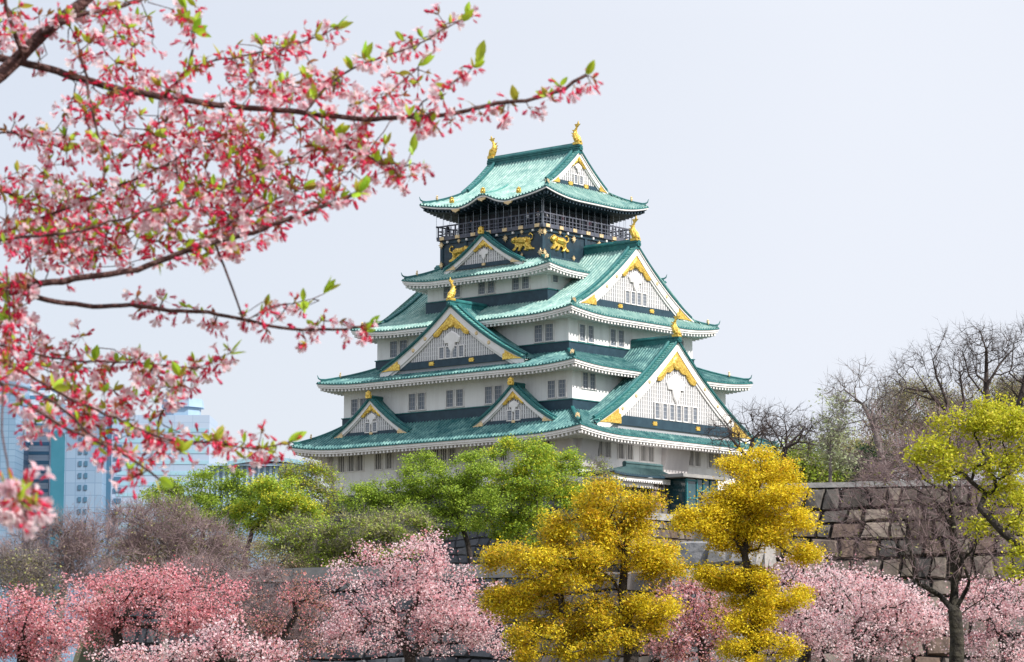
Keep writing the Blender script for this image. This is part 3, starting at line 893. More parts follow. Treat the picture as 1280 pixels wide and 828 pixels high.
# --- dormer gables
gable(keep, 'right', 0, 22.6, 15.6, concave(42.45, 31.5, 15.6), 31.5, dback=6.7, bw=1.0, wins=(-3.9, -2.35, -.95, .45, 1.85, 3.75), win_w=.85, win_h=1.85, win_z=.95, studs=3, orn='fish', ridge_d=15.9, band=1.15)
gable(keep, 'front', 0, 15.75, 11.9, concave(47.35, 39.9, 11.9), 39.9, dback=7.5, bw=.85, wins=(-1.65, -.55, .55, 1.65), win_w=.75, win_h=1.35, win_z=.7, studs=2, orn='fish', ridge_d=9.2, band=.9)
gable(keep, 'front', 0, 9.7, 6.5, concave(57.0, 53.05, 6.5), 53.05, dback=1.3, big=False, bw=.4, wins=(), ridge_d=8.5, band=.5, copper='copper_pale')
for tc in (-12.3, 11.4):
    gable(keep, 'front', tc, 17.2, 6.6, concave(36.3, 31.75, 6.6), 31.75, dback=2.0, big=False, bw=.42, wins=(-.62, .62), win_w=.7, win_h=1.15, win_z=.42, ridge_d=15.3, band=.6)
# ------------------------------------------------------------------ ground
def wall_line(p, q, y):
    return


LW0, LW1 = at(150, 716, 165), at(665, 704, 146)          # left retaining wall, coping line
MW1 = at(838, 703, 119)                                  # the wall runs on towards the right-hand bastion
RW0, RW1 = at(905, 612, 118), at(1420, 604, 112)         # right retaining wall, top line


def ground_z(x, y):
    pts = [(-60, 172), (LW0[0], LW0[1] + 3.5), (LW1[0], LW1[1] + 3.5), (MW1[0], MW1[1] + 3.5), (RW0[0] - .5, RW0[1] + 4), (RW1[0], RW1[1] + 4), (120, 116)]
    yl = np.interp(x, [p[0] for p in pts], [p[1] for p in pts])
    inside = (y > yl) & (x > -0.135 * y - 3) & (y < 520) & (x < 110)
    base = 6.9 + np.clip((y - 146) / 50, 0, 1) * 2.3
    right = (x > RW0[0] - 1) & (y > 118)
    base = np.where(right, np.maximum(base, RW0[2] - 0.35), base)
    return np.where(inside, base, 0.0)


xs = np.unique(np.concatenate([[-6000, -3000, -1500, -700, -300, -180], np.arange(-120, 122, 2.0), [180, 300, 700, 1500, 3000, 6000]]))
ys = np.unique(np.concatenate([[-3000, -800, -200, -60, -20, 0, 20, 40, 60, 80, 100], np.arange(106, 240, 2.0), np.arange(240, 530, 10.0), [700, 1100, 1800, 3000, 6000]]))
gx, gy = np.meshgrid(xs, ys, indexing='ij')
mb = MB(); mb.grid(np.stack([gx, gy, ground_z(gx, gy)], -1)); o = mb.build('ground', M['soil']); o['kind'] = 'structure'


# ------------------------------------------------------------------ stone walls
def stone_patch(mb, tl, tr, bl, br, n_out, ch=1.2, sw=1.4, jit=0.24, depth=0.22, m=0, batter=0.0):
    """a face of fitted stones between four corners, every stone with its own outline and bulge"""
    tl, tr, bl, br, n = (np.asarray(a, float) for a in (tl, tr, bl, br, n_out))
    H = np.linalg.norm(tl - bl); W = max(np.linalg.norm(tr - tl), np.linalg.norm(br - bl))
    rows = max(1, int(round(H / ch)))
    vs = np.linspace(0, 1, rows + 1); vs[1:-1] += rng.uniform(-.24, .24, rows - 1) / rows

    def P(u, v):
        c = (1 - v) * (bl + (br - bl) * u) + v * (tl + (tr - tl) * u)
        return c + n * batter * (1 - v) ** 2
    # wavy course lines
    ph = rng.uniform(0, 6, rows + 1); fr = rng.uniform(4, 9, rows + 1)
    cl = lambda k, u: vs[k] + (0 if k in (0, rows) else jit * .6 / rows * math.sin(u * fr[k] * W / 14 + ph[k]))
    for k in range(rows):
        u = 0.0; us = [0.0]
        while u < 1:
            u += sw * rng.uniform(.55, 1.5) / W
            us.append(u)
        us = np.array(us); us /= us[-1]
        sh_b = rng.uniform(-jit, jit, len(us)) * sw * .8 / W; sh_b[0] = sh_b[-1] = 0
        for i in range(len(us) - 1):
            a0, a1, b0, b1 = us[i] + sh_b[i], us[i + 1] + sh_b[i + 1], us[i] - sh_b[i], us[i + 1] - sh_b[i + 1]
            am, bm = (a0 + a1) / 2, (b0 + b1) / 2
            ring = [(a0, cl(k, a0)), (am, cl(k, am)), (a1, cl(k, a1)), ((a1 + b1) / 2, (vs[k] + vs[k + 1]) / 2), (b1, cl(k + 1, b1)), (bm, cl(k + 1, bm)), (b0, cl(k + 1, b0)), ((a0 + b0) / 2, (vs[k] + vs[k + 1]) / 2)]
            pts = np.array([P(*q) for q in ring]); c = pts.mean(0)
            g = rng.uniform(.93, .98)
            o1 = c + (pts - c) * g
            rot = rng.normal(0, .03, 3)
            d1 = depth * rng.uniform(.6, 1.3)
            tilt = (pts - c) @ (rng.normal(0, .04, 3))
            o2 = c + (pts - c) * g * rng.uniform(.74, .86) + n * d1 + n * tilt[:, None] + rng.normal(0, .025, (8, 3))
            cc = c + n * d1 * rng.uniform(1.0, 1.35)
            V = np.vstack([o1 - n * .1, o2, [cc]])
            F4 = [[j, (j + 1) % 8, 8 + (j + 1) % 8, 8 + j] for j in range(8)]
            b = mb.n
            mb.add(V, F4, m)
            mb.F.append(np.array([[8 + j, 8 + (j + 1) % 8, 16] for j in range(8)]) + b); mb.M.append(np.full(8, m, int))


def stone_wall(label, p, q, top, bot, batter, ch, sw, stone, thick=3.0, coping=None, name='stone_wall'):
    """retaining wall from p to q (x, y), face towards the camera side"""
    p, q = np.array([*p[:2], 0.]), np.array([*q[:2], 0.])
    t = (q - p) / np.linalg.norm(q - p); n = np.array([t[1], -t[0], 0.])
    tp, tq = (top, top) if np.isscalar(top) else top
    u = np.array([0, 0, 1.])
    root = thing(name, label, 'stone wall', tuple((p + q) / 2 + u * bot))
    off = (p + q) / 2 + u * bot
    mb = MB()
    stone_patch(mb, p + u * tp, q + u * tq, p + u * bot + n * batter, q + u * bot + n * batter, n, ch, sw)
    # returns at both ends and the level top
    for a, ta, sg in ((p, tp, -1), (q, tq, 1)):
        e = t * sg
        A, B = (a - n * thick + u * ta, a + u * ta) if sg < 0 else (a + u * ta, a - n * thick + u * ta)
        A2, B2 = (a - n * thick + u * bot, a + n * batter + u * bot) if sg < 0 else (a + n * batter + u * bot, a - n * thick + u * bot)
        stone_patch(mb, A, B, A2, B2, e, ch, sw)
    mb.build('stone_face', [M[stone]], root, off=off)
    mb = MB()
    i = .12
    mb.hexa([p - n * thick + u * bot, q - n * thick + u * bot, q + n * (batter - i) + u * bot, p + n * (batter - i) + u * bot,
             p - n * thick + u * (tp - .1), q - n * thick + u * (tq - .1), q - n * i + u * (tq - .1), p - n * i + u * (tp - .1)])
    mb.build('wall_core', [M['joint']], root, off=off)
    if coping:
        mb = MB(); L = np.linalg.norm(q - p); k = max(1, int(L / 2.6))
        for j in range(k):
            a = p + t * L * j / k + t * .02; b = p + t * L * (j + 1) / k - t * .02
            za, zb = tp + (tq - tp) * j / k, tp + (tq - tp) * (j + 1) / k
            r = rng.normal(0, .012)
            mb.hexa([a - n * .7 + u * (za + .003), b - n * .7 + u * (zb + .003), b + n * .16 + u * (zb + .003), a + n * .16 + u * (za + .003),
                     a - n * .66 + u * (za + coping + r), b - n * .66 + u * (zb + coping + r), b + n * .12 + u * (zb + coping + r), a + n * .12 + u * (za + coping + r)])
        mb.build('coping', [M['coping']], root, off=off)
    return root


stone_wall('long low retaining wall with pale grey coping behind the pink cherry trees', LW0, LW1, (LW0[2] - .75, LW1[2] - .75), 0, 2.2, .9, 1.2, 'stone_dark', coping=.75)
stone_wall('short wall of grey blocks stepping towards the bastion behind the big golden tree', LW1 + np.array([.3, -.3, 0]), MW1, (LW1[2] - .5, MW1[2] - .4), 0, 1.8, .9, 1.1, 'stone', coping=None)
stone_wall('low wall of big pale leaning blocks beside the slim yellow tree', MW1 + np.array([.4, -.9, 0]), at(945, 690, 115.5), (at(838, 676, 118)[2], at(945, 672, 115)[2]), 0, 2.0, 1.25, 1.5, 'stone_pale', thick=2.0)
stone_wall('high bastion wall of large rough granite blocks on the right', RW0, RW1, (RW0[2], RW1[2]), 0, 3.2, .80, .92, 'stone', thick=3.5, coping=.22)

# castle foundation: battered stone base of the keep
root = thing('castle_foundation', 'dark battered stone base carrying the white castle keep', 'stone base', (*KEEP_XY, EYE + 9), KEEP_RZ)
mb = MB(); T, B = (20.5, 16.5, 24.45), (27.0, 23.0, 8.4)
for sd in SIDES:
    (d0, t0), (d1, t1) = (((T[1], T[0]), (B[1], B[0])) if sd in ('front', 'back') else ((T[0], T[1]), (B[0], B[1])))
    n = np.array([*SIDES[sd][0], .35]); n /= np.linalg.norm(n)
    stone_patch(mb, P3(sd, -t0, d0, T[2]), P3(sd, t0, d0, T[2]), P3(sd, -t1, d1, B[2]), P3(sd, t1, d1, B[2]), n, 1.25, 1.7, batter=-1.1, depth=.2)
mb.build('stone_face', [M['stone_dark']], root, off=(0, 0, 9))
mb = MB(); mb.hexa([(-B[0] + 1.6, -B[1] + 1.6, B[2]), (B[0] - 1.6, -B[1] + 1.6, B[2]), (B[0] - 1.6, B[1] - 1.6, B[2]), (-B[0] + 1.6, B[1] - 1.6, B[2]),
                    (-T[0] + .1, -T[1] + .1, T[2] - .1), (T[0] - .1, -T[1] + .1, T[2] - .1), (T[0] - .1, T[1] - .1, T[2] - .1), (-T[0] + .1, T[1] - .1, T[2] - .1)])
mb.build('stone_core', [M['joint']], root, off=(0, 0, 9))

# forecourt platform in front of the keep's right side
fx = 31.0
pa, pb = kray(795, 640, 'X', fx), kray(905, 650, 'X', fx)
zt = pa[2]
root = thing('forecourt_wall', 'squared grey ashlar platform below the castle entrance', 'stone wall', tuple(kw(25, 0, 9)), KEEP_RZ)
F_off = (25, 0, 9)
mb = MB(); y0, y1 = pa[1] - 1.5, pb[1] + 6
stone_patch(mb, (fx, y0, zt - .8), (fx, y1, zt - .8), (fx + 2, y0, 8.4), (fx + 2, y1, 8.4), (1, 0, 0), 1.15, 1.25, jit=.05, depth=.12)
stone_patch(mb, (fx - 10, y0, zt - .8), (fx, y0, zt - .8), (fx - 10, y0 - 1, 8.4), (fx + 2, y0, 8.4), (0, -1, 0), 1.15, 1.25, jit=.05, depth=.12)
mb.build('stone_face', [M['stone']], root, off=F_off)
mb = MB(); mb.hexa([(fx - 10, y0 + .2, 8.4), (fx + 1.8, y0 + .2, 8.4), (fx + 1.8, y1, 8.4), (fx - 10, y1, 8.4), (fx - 10, y0 + .2, zt - .9), (fx - .15, y0 + .2, zt - .9), (fx - .15, y1, zt - .9), (fx - 10, y1, zt - .9)])
mb.build('stone_core', [M['joint']], root, off=F_off)
mb = MB(); k = 9
for j in range(k):
    a, b = y0 + (y1 - y0) * j / k, y0 + (y1 - y0) * (j + 1) / k
    mb.box((fx - .25, (a + b) / 2, zt - .38), (1.1, b - a - .05, .8))
mb.build('coping', [M['coping']], root, off=F_off)

# stone plinth of the little tower in front of the keep
pc, pd, pe = kray(800, 607, 'X', 27), kray(857, 607, 'X', 27), kray(857, 634, 'X', 27)
root = thing('stone_plinth', 'squared stone plinth beside the dark entrance doorway', 'stone plinth', tuple(kw(25, (pc[1] + pd[1]) / 2, zt - 1)), KEEP_RZ)
po = (25, (pc[1] + pd[1]) / 2, zt - 1)
mb = MB(); pz1, pz0 = pd[2], zt - 1.0; pm = kray(816, 620, 'X', 27)[1]
stone_patch(mb, (27, pm, pz1), (27, pd[1], pz1), (27.4, pm - .2, pz0), (27.4, pd[1] + .2, pz0), (1, 0, 0), 1.1, 1.4, jit=.05, depth=.12)
stone_patch(mb, (21, pm, pz1), (27, pm, pz1), (21, pm - .4, pz0), (27.4, pm - .2, pz0), (0, -1, 0), 1.1, 1.4, jit=.05, depth=.12)
mb.build('stone_face', [M['stone']], root, off=po)
mb = MB(); mb.box((24, (pm + pd[1]) / 2, (pz0 + pz1) / 2), (5.9, pd[1] - pm - .2, pz1 - pz0 - .15)); mb.build('stone_core', [M['joint']], root, off=po)

# entrance porch: small tiled roof over a dark doorway, white wall beside it
ra, rb = kray(783, 583, 'X', 25), kray(824, 588, 'X', 25)
el, er = kray(768, 597, 'X', 28), kray(842, 598, 'X', 28)
root = thing('entrance_porch', 'small tiled entrance porch with white eaves against the castle wall', 'porch', tuple(kw(25, (el[1] + er[1]) / 2, pz0)), KEEP_RZ)
eo = (25, (el[1] + er[1]) / 2, pz0)
ez, rz_ = er[2], ra[2]
mb = MB()
yc, hy = (el[1] + er[1]) / 2, (er[1] - el[1]) / 2
rid = (rb[1] - ra[1]) / 2; ryc = (ra[1] + rb[1]) / 2
N = 34
for (xa, xb) in ((25.0, 28.0), (25.0, 21.5)):
    tt = np.linspace(-1, 1, N * 4 + 1); h = np.where((np.arange(len(tt)) % 4) < 2, .1, 0)
    f = np.linspace(0, 1, 6)
    yy = (ryc + rid * tt)[:, None] * (1 - f) + (yc + hy * tt)[:, None] * f
    xx = xa + (xb - xa) * f + 0 * yy
    zz = rz_ + (ez - rz_) * (1.25 * f - .25 * f * f) + h[:, None] + .25 * (np.abs(tt)[:, None] ** 4) * f ** 2
    mb.grid(np.stack([xx, yy, zz], -1), 0)
    mb.grid(np.stack([np.stack([xx[:, -1], yy[:, -1], zz[:, -1]], -1), np.stack([xx[:, -1], yy[:, -1], zz[:, -1] * 0 + ez - .2 + .25 * np.abs(tt) ** 4], -1)], 1), 1)
for sg in (-1, 1):
    A = [(25, ryc + sg * rid, rz_), (28, yc + sg * hy, ez + .25), (21.5, yc + sg * hy, ez + .25)]
    mb.add(A, [[0, 1, 2]], 0)
mb.build('roof', [M['porch_tile'], M['navy']], root, off=eo)
mb = MB(); mb.sweep([(25, y, rz_) for y in np.linspace(ryc - rid - .4, ryc + rid + .4, 5)], scaled(RIDGE_PROF, .9, 1.1)); mb.build('ridge', [M['porch_tile']], root, off=eo)
mb = MB()
mb.box((24.9, yc, ez - .42), (5.6, 2 * hy - .5, .40))
for i in range(24):
    mb.box((27.55, yc - hy + .5 + i * (2 * hy - 1) / 23, ez - .72), (.5, .2, .2))
mb.box((24.6, yc, ez - 1.0), (5.0, 2 * hy - 1.2, .35))
for i in range(20):
    mb.box((27.0, yc - hy + 1 + i * (2 * hy - 2) / 19, ez - 1.27), (.4, .22, .2))
mb.build('eave', [M['trim']], root, off=eo)
mb = MB(); mb.box((23.6, yc - 1.0, (pz0 + ez - 1.2) / 2), (5.0, 2 * hy - 3.5, ez - 1.2 - pz0)); mb.build('door', [M['dark']], root, off=eo)
ww = kray(862, 600, 'X', 26.2)
mb = MB(); mb.box((23.4, (pm + ww[1]) / 2 + .5, (pz1 + ez) / 2), (5.6, ww[1] - pm + 1.0, ez - pz1 - .02)); wl_ = mb.build('wall', [M['plaster']], root, off=eo)
for px in (838, 850):
    q = kray(px, 603, 'X', 26.2); mb = MB(); mb.box((26.2, q[1], q[2]), (.08, .45, .9)); mb.build('window', [M['glass']], wl_, off=eo)

# glazed lift tower beside the keep
la, lb, lc = kray(859, 598, 'X', 30), kray(897, 601, 'X', 30), kray(872, 646, 'X', 30)
root = thing('lift_tower', 'teal glass lift tower with flat grey roof beside the castle base', 'lift tower', tuple(kw(28.5, la[1], 8.6)), KEEP_RZ)
lo = (28.5, la[1], 8.6)
teal = mat('teal_steel_frame', (0.03, 0.17, 0.19), 0.4, metal=.3); lglass = mat('green_tinted_glass', (0.012, 0.045, 0.055), 0.06, (0.03, 0.085, 0.10), .6, spec=.9)
mb = MB(); zt2 = la[2]; zmid_ = kray(880, 614, 'X', 30)[2]
mb.box((28.5, (la[1] + lc[1]) / 2, (8.7 + zt2) / 2), (2.8, lc[1] - la[1], zt2 - 8.7)); mb.box((28.5, (la[1] + lb[1]) / 2 + .8, (zmid_ + zt2) / 2 + .003), (2.7, lb[1] - la[1] - 1.6, zt2 - zmid_))
mb.build('glazing', [lglass], root, off=lo)
mb = MB()
for y in (la[1], lc[1]):
    for x in (27.1, 29.9):
        mb.box((x, y, (8.7 + zt2) / 2), (.22, .22, zt2 - 8.7))
for z in np.arange(zt2 - .2, 9, -2.1):
    mb.box((29.92, (la[1] + lc[1]) / 2, z), (.16, lc[1] - la[1] - .25, .18))
for y in np.linspace(lc[1] + .01, lb[1], 4):
    mb.box((29.86, y, (zmid_ + zt2) / 2), (.2, .2, zt2 - zmid_))
mb.box((29.86, (lc[1] + lb[1]) / 2, zmid_), (.22, lb[1] - lc[1], .22))
mb.build('frame', [teal], root, off=lo)
mb = MB(); mb.box((28.4, (la[1] + lb[1]) / 2 - .3, zt2 + .28), (4.6, lb[1] - la[1] + 2.8, .4)); mb.build('roof', [M['coping']], root, off=lo)

# ------------------------------------------------------------------ office towers far behind
def tower(label, px0, px1, py_top, Y, body, depth=40, bands=None, band_mat=None, mull=None, mull_mat=None, name='office_tower', yaw=0.0):
    a, b = at(px0, py_top, Y), at(px1, py_top, Y)
    w, h = b[0] - a[0], a[2]
    cx = (a[0] + b[0]) / 2
    root = thing(name, label, 'building', (cx, Y + depth / 2, 0), yaw)
    mb = MB(); mb.box((0, 0, h / 2), (w, depth, h)); mb.build('wall', [body], root)
    if bands:
        z = h - bands[0]; k = 0
        while z > 24:
            mb = MB(); mb.box((0, 0, z), (w * bands[3] + .16, depth + .24, bands[2])); o = mb.build('window_band', [band_mat], root)
            if bands[3] < 1:
                o.location.x = w * (1 - bands[3]) / 2 * .96
            z -= bands[1]; k += 1
    if mull:
        mb = MB(); k = int(w / mull)
        for i in range(k + 1):
            mb.box((-w / 2 + w * i / k, -depth / 2 - .1, h / 2 + .02), (.35, .5, h - .05))
        for z in np.arange(4, h, 4.0):
            mb.box((0, -depth / 2 - .1, z), (w - .01, .36, .35))
        mb.build('mullion', [mull_mat], root)
    return root, w, h


def facade(name, col, col2, sx, sz, rough=.25, spec=.6, mort=(0.2, 0.3, 0.4)):
    m = bpy.data.materials.new(name); m.use_nodes = True
    n, l = m.node_tree.nodes, m.node_tree.links; p = n["Principled BSDF"]
    tcn = n.new("ShaderNodeTexCoord"); mp = n.new("ShaderNodeMapping"); mp.inputs["Rotation"].default_value = (RAD(90), 0, 0)
    l.new(tcn.outputs["Object"], mp.inputs[0])
    b = n.new("ShaderNodeTexBrick"); b.offset = 0.0
    b.inputs["Color1"].default_value = (*col, 1); b.inputs["Color2"].default_value = (*col2, 1); b.inputs["Mortar"].default_value = (*mort, 1)
    b.inputs["Scale"].default_value = 1.0; b.inputs["Brick Width"].default_value = sx; b.inputs["Row Height"].default_value = sz
    b.inputs["Mortar Size"].default_value = .12; b.inputs["Bias"].default_value = 0
    l.new(mp.outputs[0], b.inputs["Vector"]); l.new(b.outputs["Color"], p.inputs["Base Color"])
    p.inputs["Roughness"].default_value = rough; p.inputs["Specular IOR Level"].default_value = spec
    return m


bl_glass = facade('pale_blue_curtain_glass', (0.20, 0.30, 0.43), (0.25, 0.35, 0.48), 3.2, 4.0, mort=(0.16, 0.25, 0.37))
bl_mid = facade('blue_curtain_glass', (0.18, 0.29, 0.42), (0.22, 0.33, 0.46), 2.4, 2.0, mort=(0.13, 0.23, 0.34))
wh_panel = facade('white_blue_panel', (0.36, 0.45, 0.58), (0.40, 0.48, 0.61), 6, 3.55, .5, .3, mort=(0.31, 0.40, 0.53))
gr_panel = facade('grey_white_panel', (0.52, 0.57, 0.64), (0.56, 0.60, 0.67), 5, 3.1, .6, .3, mort=(0.46, 0.51, 0.59))
band_b = mat('blue_window_band', (0.05, 0.17, 0.28), .3, (0.08, 0.21, 0.33), .2)
band_p = mat('pale_teal_window_band', (0.27, 0.46, 0.56), .3, (0.33, 0.52, 0.62), .1)
slot_m = mat('dark_teal_glass', (0.035, 0.17, 0.24), .25, (0.05, 0.20, 0.28), .1)
lad = mat('dark_blue_vent', (0.06, 0.15, 0.24), .4)
tower('pale blue glass office tower at the left edge behind the blossoms', -70, 21, 462, 880, bl_mid, 45)
tower('white office tower with dark blue window bands behind the blossoms', 22, 63, 474, 905, gr_panel, 40, (3, 3.1, 1.15, 1.0), band_b)
r_, w_, h_ = tower('blue glass tower block with a dark rounded vertical slot', 63, 129, 512, 890, bl_glass, 45)
mb = MB(); x0 = -w_ / 2; sw_ = 4.2 * 1.05
sl_top = h_ - 9
q = [(-sw_ / 2, -h_ + 12), (sw_ / 2, -h_ + 12)] + [(math.cos(a) * sw_ / 2, math.sin(a) * sw_ / 2) for a in np.linspace(0, math.pi, 9)]
mb.prism(q, (x0 + sw_ / 2 + .6, -22.5, sl_top), (1, 0, 0), (0, 0, 1), (0, -.5, 0)); mb.build('rounded_slot', [slot_m], r_)
for i in range(24):
    mb = MB(); z = h_ - 6 - i * 3.9
    if z < 20:
        break
    for xx in (1.5, 3.4):
        mb.box((xx, -22.65, z), (1.0, .3, 1.6))
    mb.build('vent_pair', [lad], r_)
r_, w_, h_ = tower('wide white and teal striped office building with an octagonal rooftop penthouse', 129, 262, 519, 900, wh_panel, 26, (5, 3.55, 1.25, .86), band_p)
mb = MB(); mb.box((-w_ / 2 + 2.2, -13.2, h_ / 2 - .1), (1.6, .5, h_)); mb.build('corner_strip', [lad], r_)
for i in range(22):
    mb = MB(); mb.box((-w_ / 2 + 5.2, -13.22, h_ - 7 - i * 3.55), (2.4, .4, 1.5)); mb.build('corner_window', [lad], r_)
mb = MB(); pc_ = w_ / 2 - 10
for rr, z0_, z1_ in ((6.2, h_, h_ + 3.2), (7.4, h_ + 3.2, h_ + 6.0)):
    q = [(math.cos(a) * rr, math.sin(a) * rr) for a in np.arange(8) * math.pi / 4 + math.pi / 8]
    mb.prism(q, (pc_, -3, z0_), (1, 0, 0), (0, 1, 0), (0, 0, z1_ - z0_), 0, .06 if z0_ > h_ else 0)
mb.build('penthouse', [mat('blue_grey_cladding', (0.26, 0.38, 0.50), .5, (0.32, 0.44, 0.55), .2)], r_)
fin_m = mat('pale_blue_fin', (0.36, 0.50, 0.64), .5, (0.42, 0.56, 0.69), .3)
r_, w_, h_ = tower('low pale blue hall with vertical fins and a curved canopy roof', 262, 386, 583, 620, bl_mid, 30)
mb = MB()
for i in range(17):
    mb.box((-w_ / 2 + (i + .5) * w_ / 17, -15.2, h_ - 6), (.55, .6, 12))
mb.build('fin', [fin_m], r_)
mb = MB(); n_ = 24; tt = np.linspace(-1, 1, n_); R = []
for t_ in tt:
    zc = h_ + 1.9 - 1.0 * t_ * t_
    R.append([(t_ * w_ * .40 + 2, -17, zc - .9), (t_ * w_ * .40 + 2, -17, zc), (t_ * w_ * .40 + 2, 15, zc), (t_ * w_ * .40 + 2, 15, zc - .9), (t_ * w_ * .40 + 2, -17, zc - .9)])
mb.grid(R); mb.build('roof', [band_p], r_)
mb = MB(); mb.box((0, -1, h_ + .25), (w_ + 1, 31, .5)); mb.build('roof_slab', [fin_m], r_)
# ------------------------------------------------------------------ trees
def bez(p0, c, p1, k):
    t = np.linspace(0, 1, k + 1)[1:, None]
    return (1 - t) ** 2 * p0 + 2 * t * (1 - t) * c + t ** 2 * p1


def grow(pos, par, targets, step, pbias=.12, up=.12, jit=.06, fwd=.35):
    """joins every target to the nearest point of the growing skeleton with a bent twig"""
    N0 = len(pos)
    cap = N0 + int(len(targets) * 40) + 10
    P = np.zeros((cap, 3)); Q = np.full(cap, -1); L = np.zeros(cap)
    P[:N0] = pos; Q[:N0] = par
    for i in range(1, N0):
        L[i] = L[Q[i]] + np.linalg.norm(P[i] - P[Q[i]])
    n = N0; tips = []
    base = P[0]
    d0 = np.min(np.linalg.norm(targets[:, None] - P[None, :N0], axis=2), axis=1) if len(targets) * N0 < 4e6 else np.linalg.norm(targets - base, axis=1)
    for t in targets[np.argsort(d0)]:
        d = np.linalg.norm(P[:n] - t, axis=1)
        j = int(np.argmin(d + pbias * L[:n])); dj = d[j]
        k = max(1, min(30, int(round(dj / step))))
        if n + k >= cap:
            break
        dr = P[j] - P[Q[j]] if Q[j] >= 0 else np.array([0, 0, 1.])
        dr = dr / (np.linalg.norm(dr) + 1e-9)
        c = P[j] + dr * dj * fwd + np.array([0, 0, up * dj]) + rng.normal(0, jit * dj, 3)
        b = bez(P[j], c, t, k)
        if k > 1:
            b[:-1] += rng.normal(0, jit * .5 * step, (k - 1, 3))
        P[n:n + k] = b; Q[n] = j; Q[n + 1:n + k] = np.arange(n, n + k - 1)
        L[n:n + k] = L[j] + np.arange(1, k + 1) * dj / k
        n += k; tips.append(n - 1)
    return P[:n], Q[:n], np.array(tips)


def limb_mesh(mb, P, Q, R, rt, m=0, kmax=7, thin=None, mthin=None, n0=0):
    n = len(P)
    cnt = np.ones(n); ch = [[] for _ in range(n)]
    for i in range(n - 1, 0, -1):
        if Q[i] >= 0:
            ch[Q[i]].append(i)
    tipc = np.array([1.0 if not c else 0.0 for c in ch])
    for i in range(n - 1, 0, -1):
        if Q[i] >= 0:
            tipc[Q[i]] += tipc[i]
    tot = max(tipc[0], 2)
    p = math.log(R / rt) / math.log(tot)
    rad = rt * np.maximum(tipc, 1) ** p
    hz = np.clip((P[:, 2] - P[0, 2]) / (P[:, 2].max() - P[0, 2] + 1e-6), 0, 1)
    rad = np.maximum(rad * (1.08 - .62 * hz), rt * .8)
    rad *= 1 + .45 * np.exp(-hz * 14)
    stack = [(0, None)]
    while stack:
        s, pr = stack.pop()
        chain = [] if pr is None else [pr]
        i = s
        while True:
            chain.append(i)
            if not ch[i]:
                break
            o = sorted(ch[i], key=lambda q: -tipc[q])
            for q in o[1:]:
                stack.append((q, i))
            i = o[0]
        if len(chain) < 2:
            continue
        r = rad[chain].copy()
        if pr is not None:
            r[0] = min(r[0], r[1] * 1.25)
        r[-1] *= .6
        k = kmax if r.max() > R * .35 else 5 if r.max() > R * .12 else 3
        mb.tube(P[chain], r, k, m, caps=False)
    return rad


def twigs(mb, p0, p1, r, m=0):
    """many thin straight twigs at once, three-sided, coming to a point"""
    d = p1 - p0; d /= np.linalg.norm(d, axis=1)[:, None] + 1e-9
    a = np.cross(d, rng.normal(size=d.shape)); a /= np.linalg.norm(a, axis=1)[:, None] + 1e-9
    b = np.cross(d, a)
    R = [p0 + r * (math.cos(x) * a + math.sin(x) * b) for x in (0, 2.094, 4.189)]
    V = np.stack(R + [p1], 1).reshape(-1, 3)
    i = np.arange(len(p0))[:, None] * 4
    mb.add(V, np.concatenate([i + [0, 1, 3], i + [1, 2, 3], i + [2, 0, 3]]), m)


def leaves(mb, c, L, W, flat=0.5, m=0, sizevar=.35):
    n = len(c)
    nr = rng.normal(size=(n, 3)); nr[:, 2] = np.abs(nr[:, 2]) + flat
    nr /= np.linalg.norm(nr, axis=1)[:, None]
    a = np.cross(nr, rng.normal(size=(n, 3))); a /= np.linalg.norm(a, axis=1)[:, None]
    b = np.cross(nr, a)
    s = (1 + rng.uniform(-sizevar, sizevar, n))[:, None]
    a *= L / 2 * s; b *= W / 2 * s
    k = nr * (W * .25)
    V = np.stack([c - a, c + b - k * .5, c + a, c - b - k * .5], 1).reshape(-1, 3)
    i = np.arange(n)[:, None] * 4
    mb.add(V, i + [0, 1, 2, 3], m)


def sample_lobe(c, r, n, shell=.55):
    v = rng.normal(size=(n, 3)); v /= np.linalg.norm(v, axis=1)[:, None]
    return c + v * r * (rng.uniform(0, 1, n) ** (1 / 3 * (1 - shell * .55)))[:, None]


TREES = []


